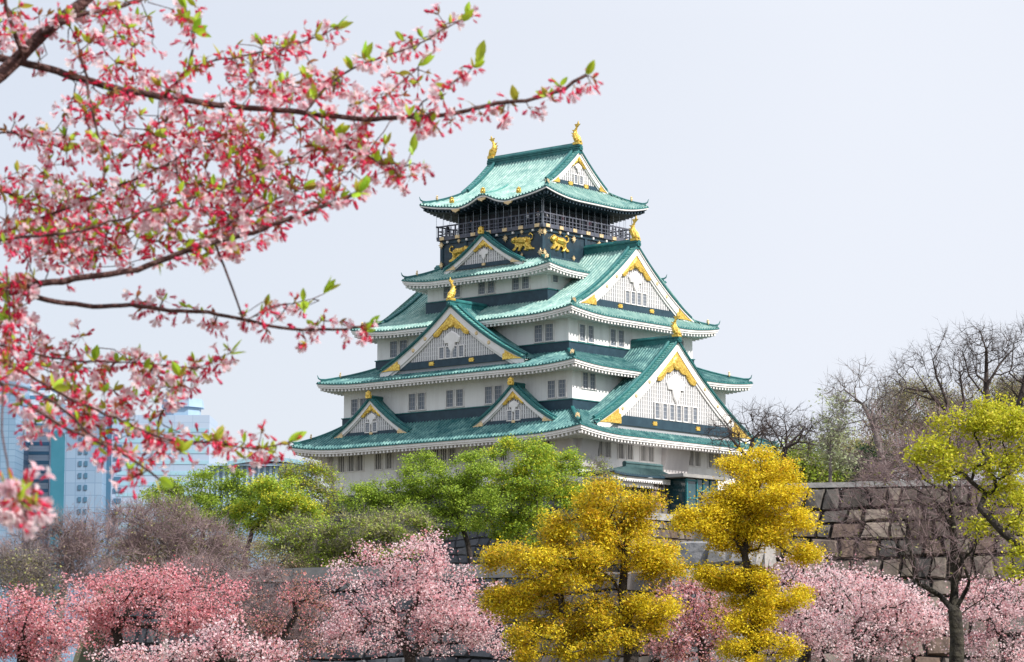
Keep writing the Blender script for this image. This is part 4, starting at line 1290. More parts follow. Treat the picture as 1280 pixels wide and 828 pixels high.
def tree(name, label, cat, Y, trunk, lobes, n=300, per=40, leaf=.1, asp=.55, lm='leaf_green', bm='bark', R=.2, rt=.012, sig=.30, sz=.55, tw=0, twl=.5, twr=.006,
         group=None, root_z=None, depthf=.9, limbs=(), clump=.7, nsub=7, subr=(.24, .48), grow_y=1.0, spray=0.0, lm2=None, mix2=0.0, step=None, pbias=.12, up=.12, jit=.07, flat=.5, bare_tips=0.0, twm=None):
    s = Y / FPX
    tp = np.array([at(px, py, Y) for px, py in trunk])
    tp[:, 1] += rng.normal(0, .08, len(tp)) * (len(tp) > 2) * np.arange(len(tp)) / len(tp)
    if root_z is None:
        root_z = float(ground_z(np.array(tp[0, 0]), np.array(Y)))
    base = np.array([tp[0, 0], Y, root_z - .1])
    if tp[0, 2] > root_z + .2:
        k = max(2, int((tp[0, 2] - root_z) / .4))
        f = np.linspace(0, 1, k, endpoint=False)[:, None]
        lean = np.array([tp[1, 0] - tp[0, 0], 0, 0]) * 0
        tp = np.vstack([base + (tp[0] - base) * f + np.sin(f * 3) * rng.normal(0, .05, 3) * [1, 1, 0], tp])
    # refine the trunk
    q = [tp[0]]
    for a, b in zip(tp[:-1], tp[1:]):
        kk = max(1, int(np.linalg.norm(b - a) / (.5 * max(1, Y / 100))))
        for j in range(1, kk + 1):
            q.append(a + (b - a) * j / kk)
    q = np.array(q)
    par = np.arange(len(q)) - 1
    for lb in limbs:
        lp = np.array([at(px, py, Y + (i + 1) * .25 * rng.uniform(-1, 1)) for i, (px, py) in enumerate(lb)])
        j = int(np.argmin(np.linalg.norm(q - lp[0], axis=1)))
        for b in lp:
            a = q[j]; kk = max(1, int(np.linalg.norm(b - a) / (.4 * max(1, Y / 100))))
            for f in range(1, kk + 1):
                q = np.vstack([q, a + (b - a) * f / kk + rng.normal(0, .012 * Y / 50, 3)]); par = np.append(par, j); j = len(q) - 1
    tot = sum(l[2] * l[3] for l in lobes)
    T = []
    for l in lobes:
        px, py, rx, ry = l[:4]; ry = ry * grow_y; dy = l[4] if len(l) > 4 else rng.uniform(-.45, .45) * rx * s
        c = at(px, py, Y + dy)
        k = max(4, int(n * rx * ry / tot))
        rad = np.array([rx * s, max(rx, ry) * s * depthf, ry * s]) * 1.12
        kc = int(k * clump)
        if kc > 8:
            sc_ = sample_lobe(c, rad * .92, nsub, .9)
            for x in sc_:
                T.append(sample_lobe(x, rad * np.array([1, 1, .72]) * rng.uniform(*subr), max(2, kc // nsub), .3))
        T.append(sample_lobe(c, rad * 1.05, k - kc if kc > 8 else k))
        if spray:
            for x in sample_lobe(c, rad, max(2, int(k * spray / 6)), 1.0):
                o_ = (x - c) * rng.uniform(.15, .5) + np.array([0, 0, rng.uniform(0, .35) * rad[2]])
                T.append(x + o_ * np.linspace(.2, 1, 6)[:, None] + rng.normal(0, .03, (6, 3)))
    T = np.vstack(T)
    T = T[T[:, 2] > root_z + .3]
    st = step or max(.18, .28 * Y / 50)
    P, Q, tips = grow(q, par, T, st, pbias, up, jit)
    loc = (tp[0, 0], Y, root_z)
    root = thing(name, label, cat, loc, 0, group)
    mb = MB(); limb_mesh(mb, P, Q, R, rt)
    mb.build('trunk', [M[bm]], root, smooth=True, off=loc)
    mb = MB(); tm = P[tips]
    mats = [M[lm]] + ([M[lm2]] if lm2 else []) + [M[twm or bm]]
    ti = len(mats) - 1
    if tw:
        p0 = np.repeat(tm, tw, 0)
        d = np.repeat(tm - P[Q[tips]], tw, 0); d /= np.linalg.norm(d, axis=1)[:, None] + 1e-9
        v = d * .9 + rng.normal(0, .55, p0.shape); v[:, 2] += .25
        v /= np.linalg.norm(v, axis=1)[:, None]
        p1 = p0 + v * (twl * rng.uniform(.4, 1.2, len(p0)))[:, None]
        p0 = p0 - v * .02
        twigs(mb, p0, p1, twr, ti)
        pm_ = p0 + (p1 - p0) * rng.uniform(.3, .8, (len(p0), 1))
        v2 = v + rng.normal(0, .7, v.shape); v2 /= np.linalg.norm(v2, axis=1)[:, None]
        twigs(mb, pm_, pm_ + v2 * (twl * .6 * rng.uniform(.4, 1.2, len(p0)))[:, None], twr * .8, ti)
    if per:
        keep_ = tm[rng.uniform(0, 1, len(tm)) >= bare_tips]
        pr = np.maximum(1, (per * rng.uniform(.4, 1.6, len(keep_))).astype(int))
        c = np.repeat(keep_, pr, 0) + rng.normal(0, 1, (pr.sum(), 3)) * np.array([sig, sig, sig * sz])
        if lm2:
            sel = np.repeat(rng.uniform(0, 1, len(keep_)) < mix2, pr) ^ (rng.uniform(0, 1, len(c)) < .12)
            leaves(mb, c[~sel], leaf, leaf * asp, flat, 0); leaves(mb, c[sel], leaf, leaf * asp, flat, 1)
        else:
            leaves(mb, c, leaf, leaf * asp, flat, 0)
    mb.build('crown', mats, root, off=loc)
    TREES.append(root)
    return root


# ---- yellow trees in front
tree('yellow_leaved_tree', 'broad golden green tree with layered foliage pads below the castle corner', 'tree', 42, [(790, 850), (788, 790), (778, 745), (782, 690), (765, 650)],
     [(752, 626, 38, 20), (800, 628, 18, 10), (735, 660, 48, 24), (795, 690, 48, 22), (775, 655, 36, 22), (690, 698, 55, 24), (645, 705, 30, 18), (660, 758, 46, 32), (722, 738, 48, 28), (832, 700, 22, 18), (690, 800, 52, 24), (762, 790, 40, 26), (815, 760, 26, 28), (626, 752, 18, 16), (720, 690, 40, 20)],
     n=1000, per=88, leaf=.046, asp=.5, lm='leaf_gold', lm2='leaf_yellow', mix2=.5, bm='bark', R=.15, rt=.006, sig=.095, sz=.7, depthf=1.0, clump=.90, nsub=8, subr=(.16, .40), spray=.10)
tree('yellow_leaved_tree', 'slim bright yellow tree with stacked foliage clouds before the high stone wall', 'tree', 45, [(938, 850), (944, 780), (936, 720), (930, 690), (945, 640), (948, 600)],
     [(942, 585, 36, 20), (960, 612, 38, 20), (900, 628, 22, 10), (925, 645, 42, 20), (885, 655, 34, 16), (975, 660, 38, 20), (1002, 690, 20, 10), (930, 675, 35, 14), (898, 715, 28, 12), (962, 738, 44, 22), (935, 728, 30, 16), (925, 770, 34, 22), (950, 812, 40, 16), (858, 648, 12, 8)],
     n=880, per=84, leaf=.046, asp=.5, lm='leaf_yellow', lm2='leaf_gold', mix2=.14, bm='bark', R=.12, rt=.006, sig=.095, sz=.65, depthf=1.0, clump=.90, nsub=8, subr=(.16, .40), spray=.10)
# ---- cherry trees along the bottom
CG = 'pink cherry trees along the moat'
CH = dict(cat='tree', group=CG, asp=.85, pbias=.2, R=.15, rt=.0065, bm='bark', tw=1, twl=.2, twr=.005, sz=.6, flat=.2, clump=.88, nsub=12, subr=(.12, .34), jit=.13, spray=.16)
tree('cherry_tree', 'rosy cherry tree at the bottom left corner of the view', Y=46, trunk=[(25, 860), (30, 810), (33, 780)], lobes=[(35, 770, 55, 30), (5, 775, 40, 32), (60, 800, 45, 26), (10, 810, 50, 22), (80, 790, 20, 18)], n=456, per=18, leaf=.045, lm='bl_mid', lm2='bl_deep', mix2=.35, sig=.11, **CH)
tree('cherry_tree', 'deep pink cherry tree with the broadest rounded crown on the left', Y=52, trunk=[(150, 860), (152, 815), (145, 790), (160, 765)], lobes=[(195, 735, 85, 26), (140, 755, 52, 36), (250, 758, 48, 24), (185, 765, 85, 22), (110, 790, 45, 25), (180, 722, 50, 14), (230, 785, 40, 14)], n=674, per=21, leaf=.045, lm='bl_deep', lm2='bl_mid', mix2=.4, sig=.12, **CH)
tree('cherry_tree', 'low pale pink cherry tree in front of the deep pink one', Y=44, trunk=[(285, 860), (280, 825), (268, 808)], lobes=[(270, 810, 45, 16), (320, 818, 45, 16), (230, 818, 40, 14), (180, 822, 40, 12), (280, 790, 20, 12)], n=326, per=15, leaf=.045, lm='bl_pale', lm2='bl_mid', mix2=.45, sig=.11, **CH)
tree('cherry_tree', 'sparse rusty pink cherry tree before the shaded retaining wall', Y=60, trunk=[(345, 860), (352, 800), (370, 770)], lobes=[(385, 735, 42, 20), (355, 765, 45, 26), (400, 775, 40, 30), (370, 808, 65, 22), (320, 790, 25, 16)], n=456, per=9, leaf=.045, lm='bl_rust', lm2='bl_deep', mix2=.4, sig=.16, **CH)
tree('cherry_tree', 'large pale pink cherry tree rising to a peak in front of the grey coping', Y=55, trunk=[(520, 865), (512, 820), (500, 790), (515, 760)], lobes=[(532, 680, 22, 12), (505, 695, 42, 18), (460, 722, 45, 26), (520, 720, 45, 24), (450, 765, 34, 24), (565, 735, 52, 24), (590, 770, 42, 28), (500, 765, 48, 22), (545, 770, 40, 24), (570, 800, 55, 20), (470, 795, 50, 20), (610, 800, 30, 20), (425, 790, 25, 14)], n=892, per=21, leaf=.045, lm='bl_pale', lm2='bl_mid', mix2=.35, sig=.13, **CH)
tree('cherry_tree', 'small rust and pink cherry tree between the two yellow trees', Y=48, trunk=[(882, 860), (880, 815), (872, 790)], lobes=[(850, 752, 36, 24), (885, 770, 36, 26), (835, 795, 34, 28), (880, 805, 40, 22)], n=412, per=17, leaf=.045, lm='bl_mid', lm2='bl_rust', mix2=.35, sig=.12, **CH)
tree('cherry_tree', 'pale cherry tree to the right of the slim yellow tree', Y=54, trunk=[(1002, 865), (1008, 815), (1018, 790)], lobes=[(1010, 715, 38, 20), (1040, 735, 42, 26), (995, 760, 40, 28), (1030, 775, 44, 26), (985, 800, 40, 22), (1035, 808, 40, 18)], n=516, per=21, leaf=.045, lm='bl_pale', lm2='bl_mid', mix2=.10, sig=.12, **CH)
tree('cherry_tree', 'pale cherry tree left of the forked leafless tree', Y=52, trunk=[(1076, 865), (1073, 815), (1068, 790)], lobes=[(1075, 725, 32, 18), (1105, 755, 45, 26), (1085, 780, 50, 26), (1140, 745, 28, 16), (1130, 785, 45, 24), (1090, 810, 55, 18), (1165, 770, 25, 25)], n=535, per=21, leaf=.045, lm='bl_pale', lm2='bl_mid', mix2=.10, sig=.12, **CH)
tree('cherry_tree', 'pale cherry tree at the bottom right corner of the view', Y=56, trunk=[(1262, 865), (1258, 820), (1250, 795)], lobes=[(1240, 755, 34, 24), (1270, 775, 32, 28), (1225, 785, 30, 22), (1250, 812, 48, 20), (1215, 735, 16, 12), (1285, 740, 20, 20)], n=442, per=20, leaf=.045, lm='bl_pale', lm2='bl_mid', mix2=.15, sig=.12, **CH)
# ---- leafless and lime trees on the right, near
tree('forked_tree', 'tall forked leafless tree with purplish twigs and mossy trunk on the right', 'tree', 48, [(1194, 870), (1196, 800), (1193, 765)],
     [(1110, 640, 60, 50), (1160, 600, 60, 60), (1220, 640, 45, 60), (1130, 560, 50, 40), (1190, 560, 60, 45), (1080, 690, 30, 20), (1240, 710, 30, 30), (1160, 680, 50, 40)],
     n=720, per=2, leaf=.06, asp=.5, lm='leaf_olive', bm='bark_moss', R=.15, rt=.0050, tw=5, twl=.45, twr=.0044, sig=.15, bare_tips=.6, pbias=.22, twm='bark_pink', clump=.35, limbs=[[(1193, 766), (1175, 745), (1140, 725), (1110, 705), (1075, 690)], [(1193, 760), (1194, 720), (1190, 670), (1186, 600), (1176, 560)], [(1195, 760), (1210, 735), (1214, 715), (1220, 680), (1240, 650)], [(1212, 725), (1198, 690), (1180, 640), (1150, 600)], [(1196, 770), (1230, 748), (1262, 728)], [(1150, 730), (1138, 690), (1120, 640)]])
tree('lime_green_tree', 'lime green tree reaching in from the right edge with dark limbs', 'tree', 40, [(1345, 870), (1330, 780), (1300, 700), (1255, 668), (1225, 635)],
     [(1178, 568, 28, 18), (1150, 560, 12, 16), (1188, 528, 18, 14), (1170, 590, 26, 10), (1245, 525, 32, 30), (1275, 545, 24, 30), (1240, 580, 28, 18), (1262, 630, 26, 30), (1225, 655, 14, 12), (1276, 690, 16, 10), (1266, 712, 12, 8)],
     n=520, per=24, leaf=.06, asp=.5, lm='leaf_lime', bm='bark', R=.09, rt=.005, sig=.09, clump=.85, sz=.7, depthf=.8)
# ---- woodland on the bastion
BT = 'leafless trees above the high stone wall'
bk = dict(cat='tree', asp=.5)
tree('bare_tree', 'small dark leafless tree just right of the castle, overlapping its gable foot', Y=138, trunk=[(938, 602), (937, 575)], limbs=[[(937, 578), (925, 560), (912, 545)], [(937, 575), (940, 550), (932, 530)], [(937, 580), (950, 555), (955, 535)]], lobes=[(935, 535, 30, 22), (905, 545, 20, 22), (955, 530, 16, 18)], n=190, per=0, bm='bark_brown', R=.24, rt=.019, tw=3, twl=.8, twr=.010, pbias=.3, nsub=5, clump=.4, group=BT, jit=.14, **bk)
tree('bare_tree', 'dark leafless tree with a curving trunk behind the yellow tree top', Y=135, trunk=[(968, 610), (978, 575), (982, 560)], limbs=[[(980, 562), (972, 545), (965, 535)], [(982, 560), (998, 545), (1008, 535)], [(981, 560), (985, 540), (982, 528)]], lobes=[(985, 538, 32, 24), (1005, 550, 18, 20), (960, 545, 16, 18)], n=210, per=0, bm='bark_brown', R=.24, rt=.019, tw=3, twl=.8, twr=.010, pbias=.3, nsub=5, clump=.4, group=BT, jit=.14, **bk)
tree('budding_tree', 'slender pale green budding tree above the high wall', Y=150, trunk=[(1038, 608), (1038, 570), (1040, 530)], lobes=[(1040, 515, 20, 28), (1030, 550, 28, 30), (1055, 560, 24, 26)], n=260, per=7, leaf=.2, lm='leaf_pale', bm='bark_grey', R=.12, rt=.013, tw=4, twl=.9, twr=.009, pbias=.25, sig=.35, **bk)
tree('bare_tree', 'pale grey leaning leafless tree right of the budding one', Y=140, trunk=[(1111, 608), (1103, 575), (1093, 535), (1078, 505), (1055, 487)], lobes=[(1055, 485, 22, 14), (1085, 490, 34, 32), (1110, 505, 26, 30), (1070, 520, 30, 18)], n=250, per=0, bm='bark_grey', R=.24, rt=.019, tw=3, twl=.8, twr=.010, pbias=.3, nsub=5, clump=.4, group=BT, jit=.12, **bk)
tree('shrub_tree', 'yellow green bushy tree above the high wall, right of the yellow tree', Y=175, trunk=[(1000, 615), (1002, 595)], lobes=[(1000, 580, 38, 20), (975, 592, 26, 14), (1030, 590, 24, 14)], n=360, per=41, leaf=.21, lm='leaf_mid', lm2='leaf_olive', mix2=.4, bm='bark_grey', R=.2, rt=.02, sig=.55, tw=2, twl=1, twr=.012, **bk)
tree('shrub_tree', 'olive bushy tree behind the slender budding tree', Y=180, trunk=[(1060, 615), (1062, 590)], lobes=[(1060, 575, 32, 25), (1035, 590, 20, 14)], n=330, per=28, leaf=.21, lm='leaf_olive', lm2='leaf_brown', mix2=.4, bm='bark_grey', R=.2, rt=.02, sig=.55, tw=3, twl=1, twr=.012, **bk)
tree('evergreen_tree', 'dark evergreen tree above the high wall, beside the grey leaning trunk', Y=160, trunk=[(1092, 612), (1092, 595)], lobes=[(1092, 578, 17, 18), (1090, 595, 20, 14)], n=120, per=40, leaf=.2, lm='leaf_dark', bm='bark', R=.2, rt=.02, sig=.4, **bk)
tree('woodland_tree', 'rounded olive brown tree filling the slope left of the tall leafless crowns', Y=200, trunk=[(1140, 610), (1142, 570)], lobes=[(1145, 510, 42, 26), (1118, 540, 34, 28), (1150, 560, 50, 28), (1190, 545, 40, 30)], n=945, per=35, leaf=.17, lm='leaf_brown', lm2='leaf_olive', mix2=.4, bm='bark_grey', R=.25, rt=.016, sig=.7, tw=5, twl=1.2, twr=.010, **bk)
tree('woodland_tree', 'olive brown tree at the far right edge behind the lime foliage', Y=195, trunk=[(1255, 610), (1255, 560)], lobes=[(1240, 500, 36, 30), (1275, 510, 30, 34), (1230, 550, 45, 30), (1270, 560, 30, 30)], n=810, per=32, leaf=.17, lm='leaf_brown', lm2='leaf_olive', mix2=.3, bm='bark_grey', R=.25, rt=.016, sig=.7, tw=5, twl=1.2, twr=.010, **bk)
tree('bare_tree', 'large wide leafless tree against the sky, left of the tallest crown', Y=172, trunk=[(1206, 600), (1203, 560), (1195, 520), (1180, 500)], limbs=[[(1195, 520), (1160, 490), (1135, 485)], [(1185, 505), (1172, 470), (1165, 450)], [(1200, 540), (1205, 500), (1200, 465)]], lobes=[(1150, 470, 36, 30), (1180, 450, 28, 30), (1125, 500, 24, 24), (1200, 470, 26, 36)], n=300, per=0, bm='bark_brown', R=.30, rt=.022, tw=3, twl=1.0, twr=.011, pbias=.3, nsub=5, clump=.4, group=BT, jit=.14, **bk)
tree('bare_tree', 'tallest leafless tree against the sky at the upper right', Y=165, trunk=[(1236, 600), (1236, 540), (1233, 490), (1233, 440), (1226, 415)], limbs=[[(1234, 500), (1212, 470), (1205, 440)], [(1234, 480), (1250, 455), (1270, 435)]], lobes=[(1235, 440, 26, 28), (1218, 420, 20, 14), (1262, 450, 26, 26), (1210, 455, 18, 24)], n=260, per=0, bm='bark_brown', R=.30, rt=.022, tw=3, twl=1.0, twr=.011, pbias=.3, nsub=5, clump=.4, group=BT, jit=.14, **bk)
tree('bare_tree', 'leafless tree cut by the right edge of the view', Y=168, trunk=[(1262, 600), (1266, 540), (1280, 480)], lobes=[(1285, 440, 30, 35), (1262, 470, 20, 20), (1300, 480, 30, 30)], n=220, per=0, bm='bark_brown', R=.30, rt=.022, tw=3, twl=1.0, twr=.011, pbias=.3, nsub=5, clump=.4, group=BT, jit=.14, **bk)
tree('twiggy_shrub', 'reddish purple twiggy shrub on top of the high wall', Y=128, trunk=[(1130, 612), (1132, 600)], lobes=[(1120, 588, 38, 18), (1160, 580, 32, 24), (1095, 598, 20, 10)], n=260, per=3, leaf=.13, lm='leaf_brown', bm='bark_pink', R=.10, rt=.011, tw=5, twl=.9, twr=.009, sig=.3, **bk)
# ---- trees below the keep, middle distance
GG = 'spring green trees at the foot of the castle'
gg = dict(cat='tree', group=GG, asp=.55, grow_y=1.12, clump=.82, nsub=9, subr=(.2, .42))
tree('green_tree', 'dark limbed green tree in front of the office building at the left', Y=192, trunk=[(245, 712), (250, 690), (255, 660)], lobes=[(205, 625, 34, 14), (240, 612, 38, 16), (280, 602, 38, 14), (300, 622, 30, 18), (250, 640, 45, 16), (222, 655, 28, 12), (285, 650, 30, 16)], n=630, per=35, leaf=.17, lm='leaf_green', lm2='leaf_mid', mix2=.55, bm='bark', R=.2, rt=.014, sig=.30, sz=.6, tw=2, twl=.8, twr=.010, **gg)
tree('green_tree', 'bright green tree with several bare stems showing beneath its crown', Y=188, trunk=[(305, 715), (308, 690), (315, 665)], lobes=[(345, 618, 34, 16), (360, 635, 34, 18), (325, 640, 30, 16), (380, 645, 22, 14), (340, 655, 34, 12)], n=540, per=41, leaf=.17, lm='leaf_green', lm2='leaf_lime', mix2=.35, bm='bark', R=.2, rt=.014, sig=.30, sz=.6, tw=1, twl=.8, twr=.010, **gg)
tree('green_tree', 'thin young pale green tree just left of the castle wall', Y=205, trunk=[(398, 715), (400, 670), (402, 630)], lobes=[(402, 600, 18, 18), (375, 592, 24, 12), (405, 630, 18, 20), (385, 615, 18, 12)], n=330, per=19, leaf=.17, lm='leaf_mid', lm2='leaf_lime', mix2=.3, bm='bark_grey', R=.16, rt=.018, sig=.4, tw=4, twl=.9, twr=.013, **gg)
tree('green_tree', 'low olive tree with pale tangled twigs left of the large green pair', Y=172, trunk=[(438, 722), (440, 700), (445, 685)], lobes=[(390, 680, 50, 18), (450, 662, 44, 16), (500, 655, 34, 14), (480, 685, 50, 18), (430, 695, 40, 14), (365, 665, 25, 14)], n=780, per=27, leaf=.17, lm='leaf_mid', lm2='leaf_olive', mix2=.5, bm='bark_grey', R=.26, rt=.02, sig=.30, tw=5, twl=1.0, twr=.010, **gg)
tree('green_tree', 'large green tree on the left of the pair hiding the castle base', Y=202, trunk=[(590, 708), (585, 680), (575, 650)], lobes=[(455, 625, 30, 14), (490, 612, 32, 16), (530, 600, 36, 20), (545, 625, 44, 20), (500, 640, 40, 16), (585, 590, 34, 20), (560, 650, 36, 16), (590, 625, 36, 20), (528, 575, 20, 8)], n=930, per=41, leaf=.17, lm='leaf_mid', lm2='leaf_green', mix2=.6, bm='bark', R=.22, rt=.014, sig=.30, sz=.6, tw=2, twl=.8, twr=.010, **gg)
tree('green_tree', 'large vivid green tree on the right of the pair hiding the castle base', Y=206, trunk=[(612, 708), (620, 680), (640, 650)], lobes=[(640, 572, 40, 18), (690, 580, 38, 18), (660, 600, 46, 20), (718, 605, 26, 22), (640, 630, 44, 20), (690, 640, 42, 22), (620, 655, 30, 14), (670, 665, 40, 14), (610, 600, 26, 16), (655, 555, 22, 8)], n=1020, per=44, leaf=.17, lm='leaf_green', lm2='leaf_lime', mix2=.25, bm='bark', R=.22, rt=.014, sig=.30, sz=.6, tw=1, twl=.8, twr=.010, **gg)
tree('green_tree', 'thin olive tree with bare twigs in front of the entrance porch', Y=215, trunk=[(748, 705), (750, 660), (752, 630)], lobes=[(752, 600, 18, 18), (735, 620, 16, 18), (765, 622, 14, 16), (725, 645, 20, 18)], n=360, per=11, leaf=.17, lm='leaf_olive', lm2='leaf_mid', mix2=.4, bm='bark_grey', R=.18, rt=.02, sig=.4, tw=5, twl=1.0, twr=.010, **gg)
tree('shrub_tree', 'dull olive bush filling the gap under the bright green tree with bare stems', Y=220, trunk=[(330, 716), (332, 705)], lobes=[(300, 690, 45, 22), (350, 690, 50, 22), (400, 700, 40, 16)], n=420, per=26, leaf=.2, lm='leaf_olive', lm2='leaf_brown', mix2=.6, bm='bark_grey', R=.14, rt=.014, sig=.5, tw=3, twl=1, twr=.01, cat='tree', asp=.5)
tree('shrub_tree', 'brownish bush under the dark limbed green tree near the office building', Y=210, trunk=[(235, 716), (236, 705)], lobes=[(205, 680, 40, 24), (250, 690, 45, 22), (165, 700, 34, 20)], n=420, per=20, leaf=.2, lm='leaf_brown', lm2='leaf_olive', mix2=.4, bm='bark_grey', R=.14, rt=.014, sig=.5, tw=4, twl=1, twr=.01, cat='tree', asp=.5)
# ---- twiggy purple trees at the left
PG = 'purplish leafless trees at the left'
pp = dict(cat='tree', group=PG, asp=.5, bm='bark_grey', twm='bark_pink')
tree('twiggy_tree', 'purplish leafless tree at the far left below the office towers', Y=88, trunk=[(70, 800), (78, 745), (82, 715)], lobes=[(60, 690, 48, 30), (105, 672, 34, 28), (25, 700, 36, 26), (100, 705, 40, 26), (60, 725, 50, 20)], n=714, per=2, leaf=.1, lm='leaf_brown', R=.2, rt=.011, tw=7, twl=.7, twr=.0065, pbias=.2, clump=.5, sig=.2, **pp)
tree('twiggy_tree', 'brownish purple leafless tree in front of the dark limbed green tree', Y=98, trunk=[(205, 800), (205, 740), (203, 710)], lobes=[(165, 665, 36, 28), (205, 660, 40, 30), (245, 680, 40, 28), (180, 705, 48, 24), (230, 712, 44, 22), (285, 700, 30, 26)], n=952, per=2, leaf=.11, lm='leaf_brown', lm2='leaf_olive', mix2=.4, R=.2, rt=.012, tw=7, twl=.75, twr=.007, pbias=.2, clump=.5, sig=.25, **pp)
tree('twiggy_tree', 'purple grey leafless tree spreading across the shaded retaining wall', Y=82, trunk=[(305, 850), (308, 780), (300, 750)], lobes=[(270, 735, 48, 22), (330, 750, 50, 30), (300, 775, 60, 26), (385, 770, 40, 26), (350, 800, 50, 20), (240, 715, 30, 16)], n=884, per=1, leaf=.08, lm='bl_rust', R=.18, rt=.011, tw=7, twl=.6, twr=.006, pbias=.2, clump=.5, sig=.2, **pp)
tree('shrub_tree', 'thin olive twiggy bush at the left edge above the rosy cherry tree', 'tree', 78, [(30, 790), (32, 745)], [(25, 712, 34, 22), (55, 735, 22, 18), (10, 735, 26, 14)], n=200, per=7, leaf=.09, lm='leaf_olive', lm2='leaf_brown', mix2=.5, bm='bark_grey', R=.10, rt=.008, sig=.2, tw=6, twl=.5, twr=.007)

# ------------------------------------------------------------------ people
def person(label, loc, rz, shirt, trousers, hair=(0.02, 0.015, 0.012), h=1.68, arm=(0.2, 0.25), group=None):
    mats = [mat('skin', (0.55, 0.33, 0.24), .6), mat('shirt', shirt, .85), mat('trousers', trousers, .9)]
    # joints: pelvis first, so that the surface grows from it
    J = [(0, 0, .93), (0, 0, 1.12), (0, 0, 1.34), (0, .01, 1.44), (0, .02, 1.50), (0, .025, 1.60), (0, .02, 1.67)]
    Rr = [(.15, .11), (.14, .10), (.17, .11), (.10, .08), (.055, .055), (.085, .10), (.06, .07)]
    E_ = [(0, 1), (1, 2), (2, 3), (3, 4), (4, 5), (5, 6)]
    for sg in (-1, 1):
        b = len(J)
        J += [(sg * .10, 0, .86), (sg * .11, .01, .48), (sg * .11, -.02, .09), (sg * .12, .12, .04)]; Rr += [(.095, .10), (.06, .065), (.045, .05), (.04, .035)]
        E_ += [(0, b), (b, b + 1), (b + 1, b + 2), (b + 2, b + 3)]
        c = len(J)
        J += [(sg * .19, 0, 1.37), (sg * .25, -.02 + arm[0] * .3, 1.12), (sg * .20, arm[0], 1.12 - .22 + arm[1]), (sg * .19, arm[0] + .10, 1.13 - .24 + arm[1])]; Rr += [(.06, .06), (.045, .045), (.034, .034), (.038, .022)]
        E_ += [(2, c), (c, c + 1), (c + 1, c + 2), (c + 2, c + 3)]
    me = bpy.data.meshes.new('body_cage'); me.from_pydata(J, E_, [])
    ob = bpy.data.objects.new('body_cage', me); COL.objects.link(ob)
    sk = ob.modifiers.new('skin', 'SKIN')
    for i, r in enumerate(Rr):
        me.skin_vertices[0].data[i].radius = r
        me.skin_vertices[0].data[i].use_root = (i == 0)
    ob.modifiers.new('sub', 'SUBSURF').levels = 1
    dg = bpy.context.evaluated_depsgraph_get()
    m2 = bpy.data.meshes.new_from_object(ob.evaluated_get(dg))
    bpy.data.objects.remove(ob)
    for m_ in mats:
        m2.materials.append(m_)
    for p in m2.polygons:
        z = p.center.z; x = abs(p.center.x)
        p.material_index = 0 if z > 1.455 or (x > .16 and p.center.y > arm[0] + .04 and z > .7) else 2 if z < .95 and x < .2 else 1
        p.use_smooth = True
    root = thing('person', label, 'person', loc, rz, group)
    bo = bpy.data.objects.new('body', m2); COL.objects.link(bo); bo.parent = root
    mb = MB()
    ts = np.linspace(0, math.pi / 2 * 1.25, 7)
    R_ = [[(math.cos(a) * math.sin(t_) * .098, .012 - abs(math.cos(t_)) * 0 + math.sin(a) * math.sin(t_) * .112 - .012, 1.615 + math.cos(t_) * .115 + (.05 if math.sin(a) > .3 and t_ > 1.2 else 0)) for a in np.linspace(0, 2 * math.pi, 13)] for t_ in ts]
    mb.grid(R_); mb.build('hair', [mat('hair', hair, .7)], root, smooth=True)
    s = h / 1.72; root.scale = (s, s, s)
    return root


VG = 'visitors on the balcony'
vis = [('front', 5.9, (0.75, 0.78, 0.85), 'visitor in pale blue at the front balcony rail near the corner'), ('front', 7.6, (0.8, 0.8, 0.8), 'visitor in white at the balcony corner, on the front side'),
       ('front', 3.0, (0.05, 0.07, 0.12), 'visitor in navy at the middle of the front balcony rail'), ('front', -3.6, (0.10, 0.16, 0.25), 'visitor in blue at the front rail above the gable'),
       ('front', -7.6, (0.03, 0.03, 0.04), 'visitor in black at the left end of the front balcony'),
       ('right', -7.4, (0.8, 0.78, 0.76), 'visitor in white at the balcony corner, on the right side'), ('right', -6.2, (0.7, 0.72, 0.8), 'visitor in light grey right of the balcony corner'),
       ('right', -4.2, (0.6, 0.12, 0.22), 'visitor in crimson at the right balcony rail'), ('right', 1.2, (0.65, 0.2, 0.3), 'visitor in rose pink at the middle of the right balcony rail'),
       ('right', 2.4, (0.75, 0.75, 0.78), 'visitor in pale grey beside the rose pink one'), ('right', 6.0, (0.04, 0.05, 0.07), 'visitor in dark coat at the right end of the balcony'), ('right', 7.3, (0.08, 0.09, 0.13), 'visitor in charcoal next to the end of the right rail')]
for i, (sd, t, c, lab) in enumerate(vis):
    p = P3(sd, t, 8.25, 57.76)
    face = KEEP_RZ + (math.pi if sd == 'front' else -math.pi / 2)
    person(lab, tuple(kw(*p)), face + rng.normal(0, .3), c, (0.03, 0.035, 0.05), h=rng.uniform(1.6, 1.78), group=VG)
rp = at(645, 700, 152)
rp[2] = float(ground_z(np.array(rp[0]), np.array(rp[1])))
person('person in a red jacket behind the pale coping beside the golden tree', tuple(rp), math.pi * .8, (0.6, 0.04, 0.08), (0.03, 0.03, 0.04))

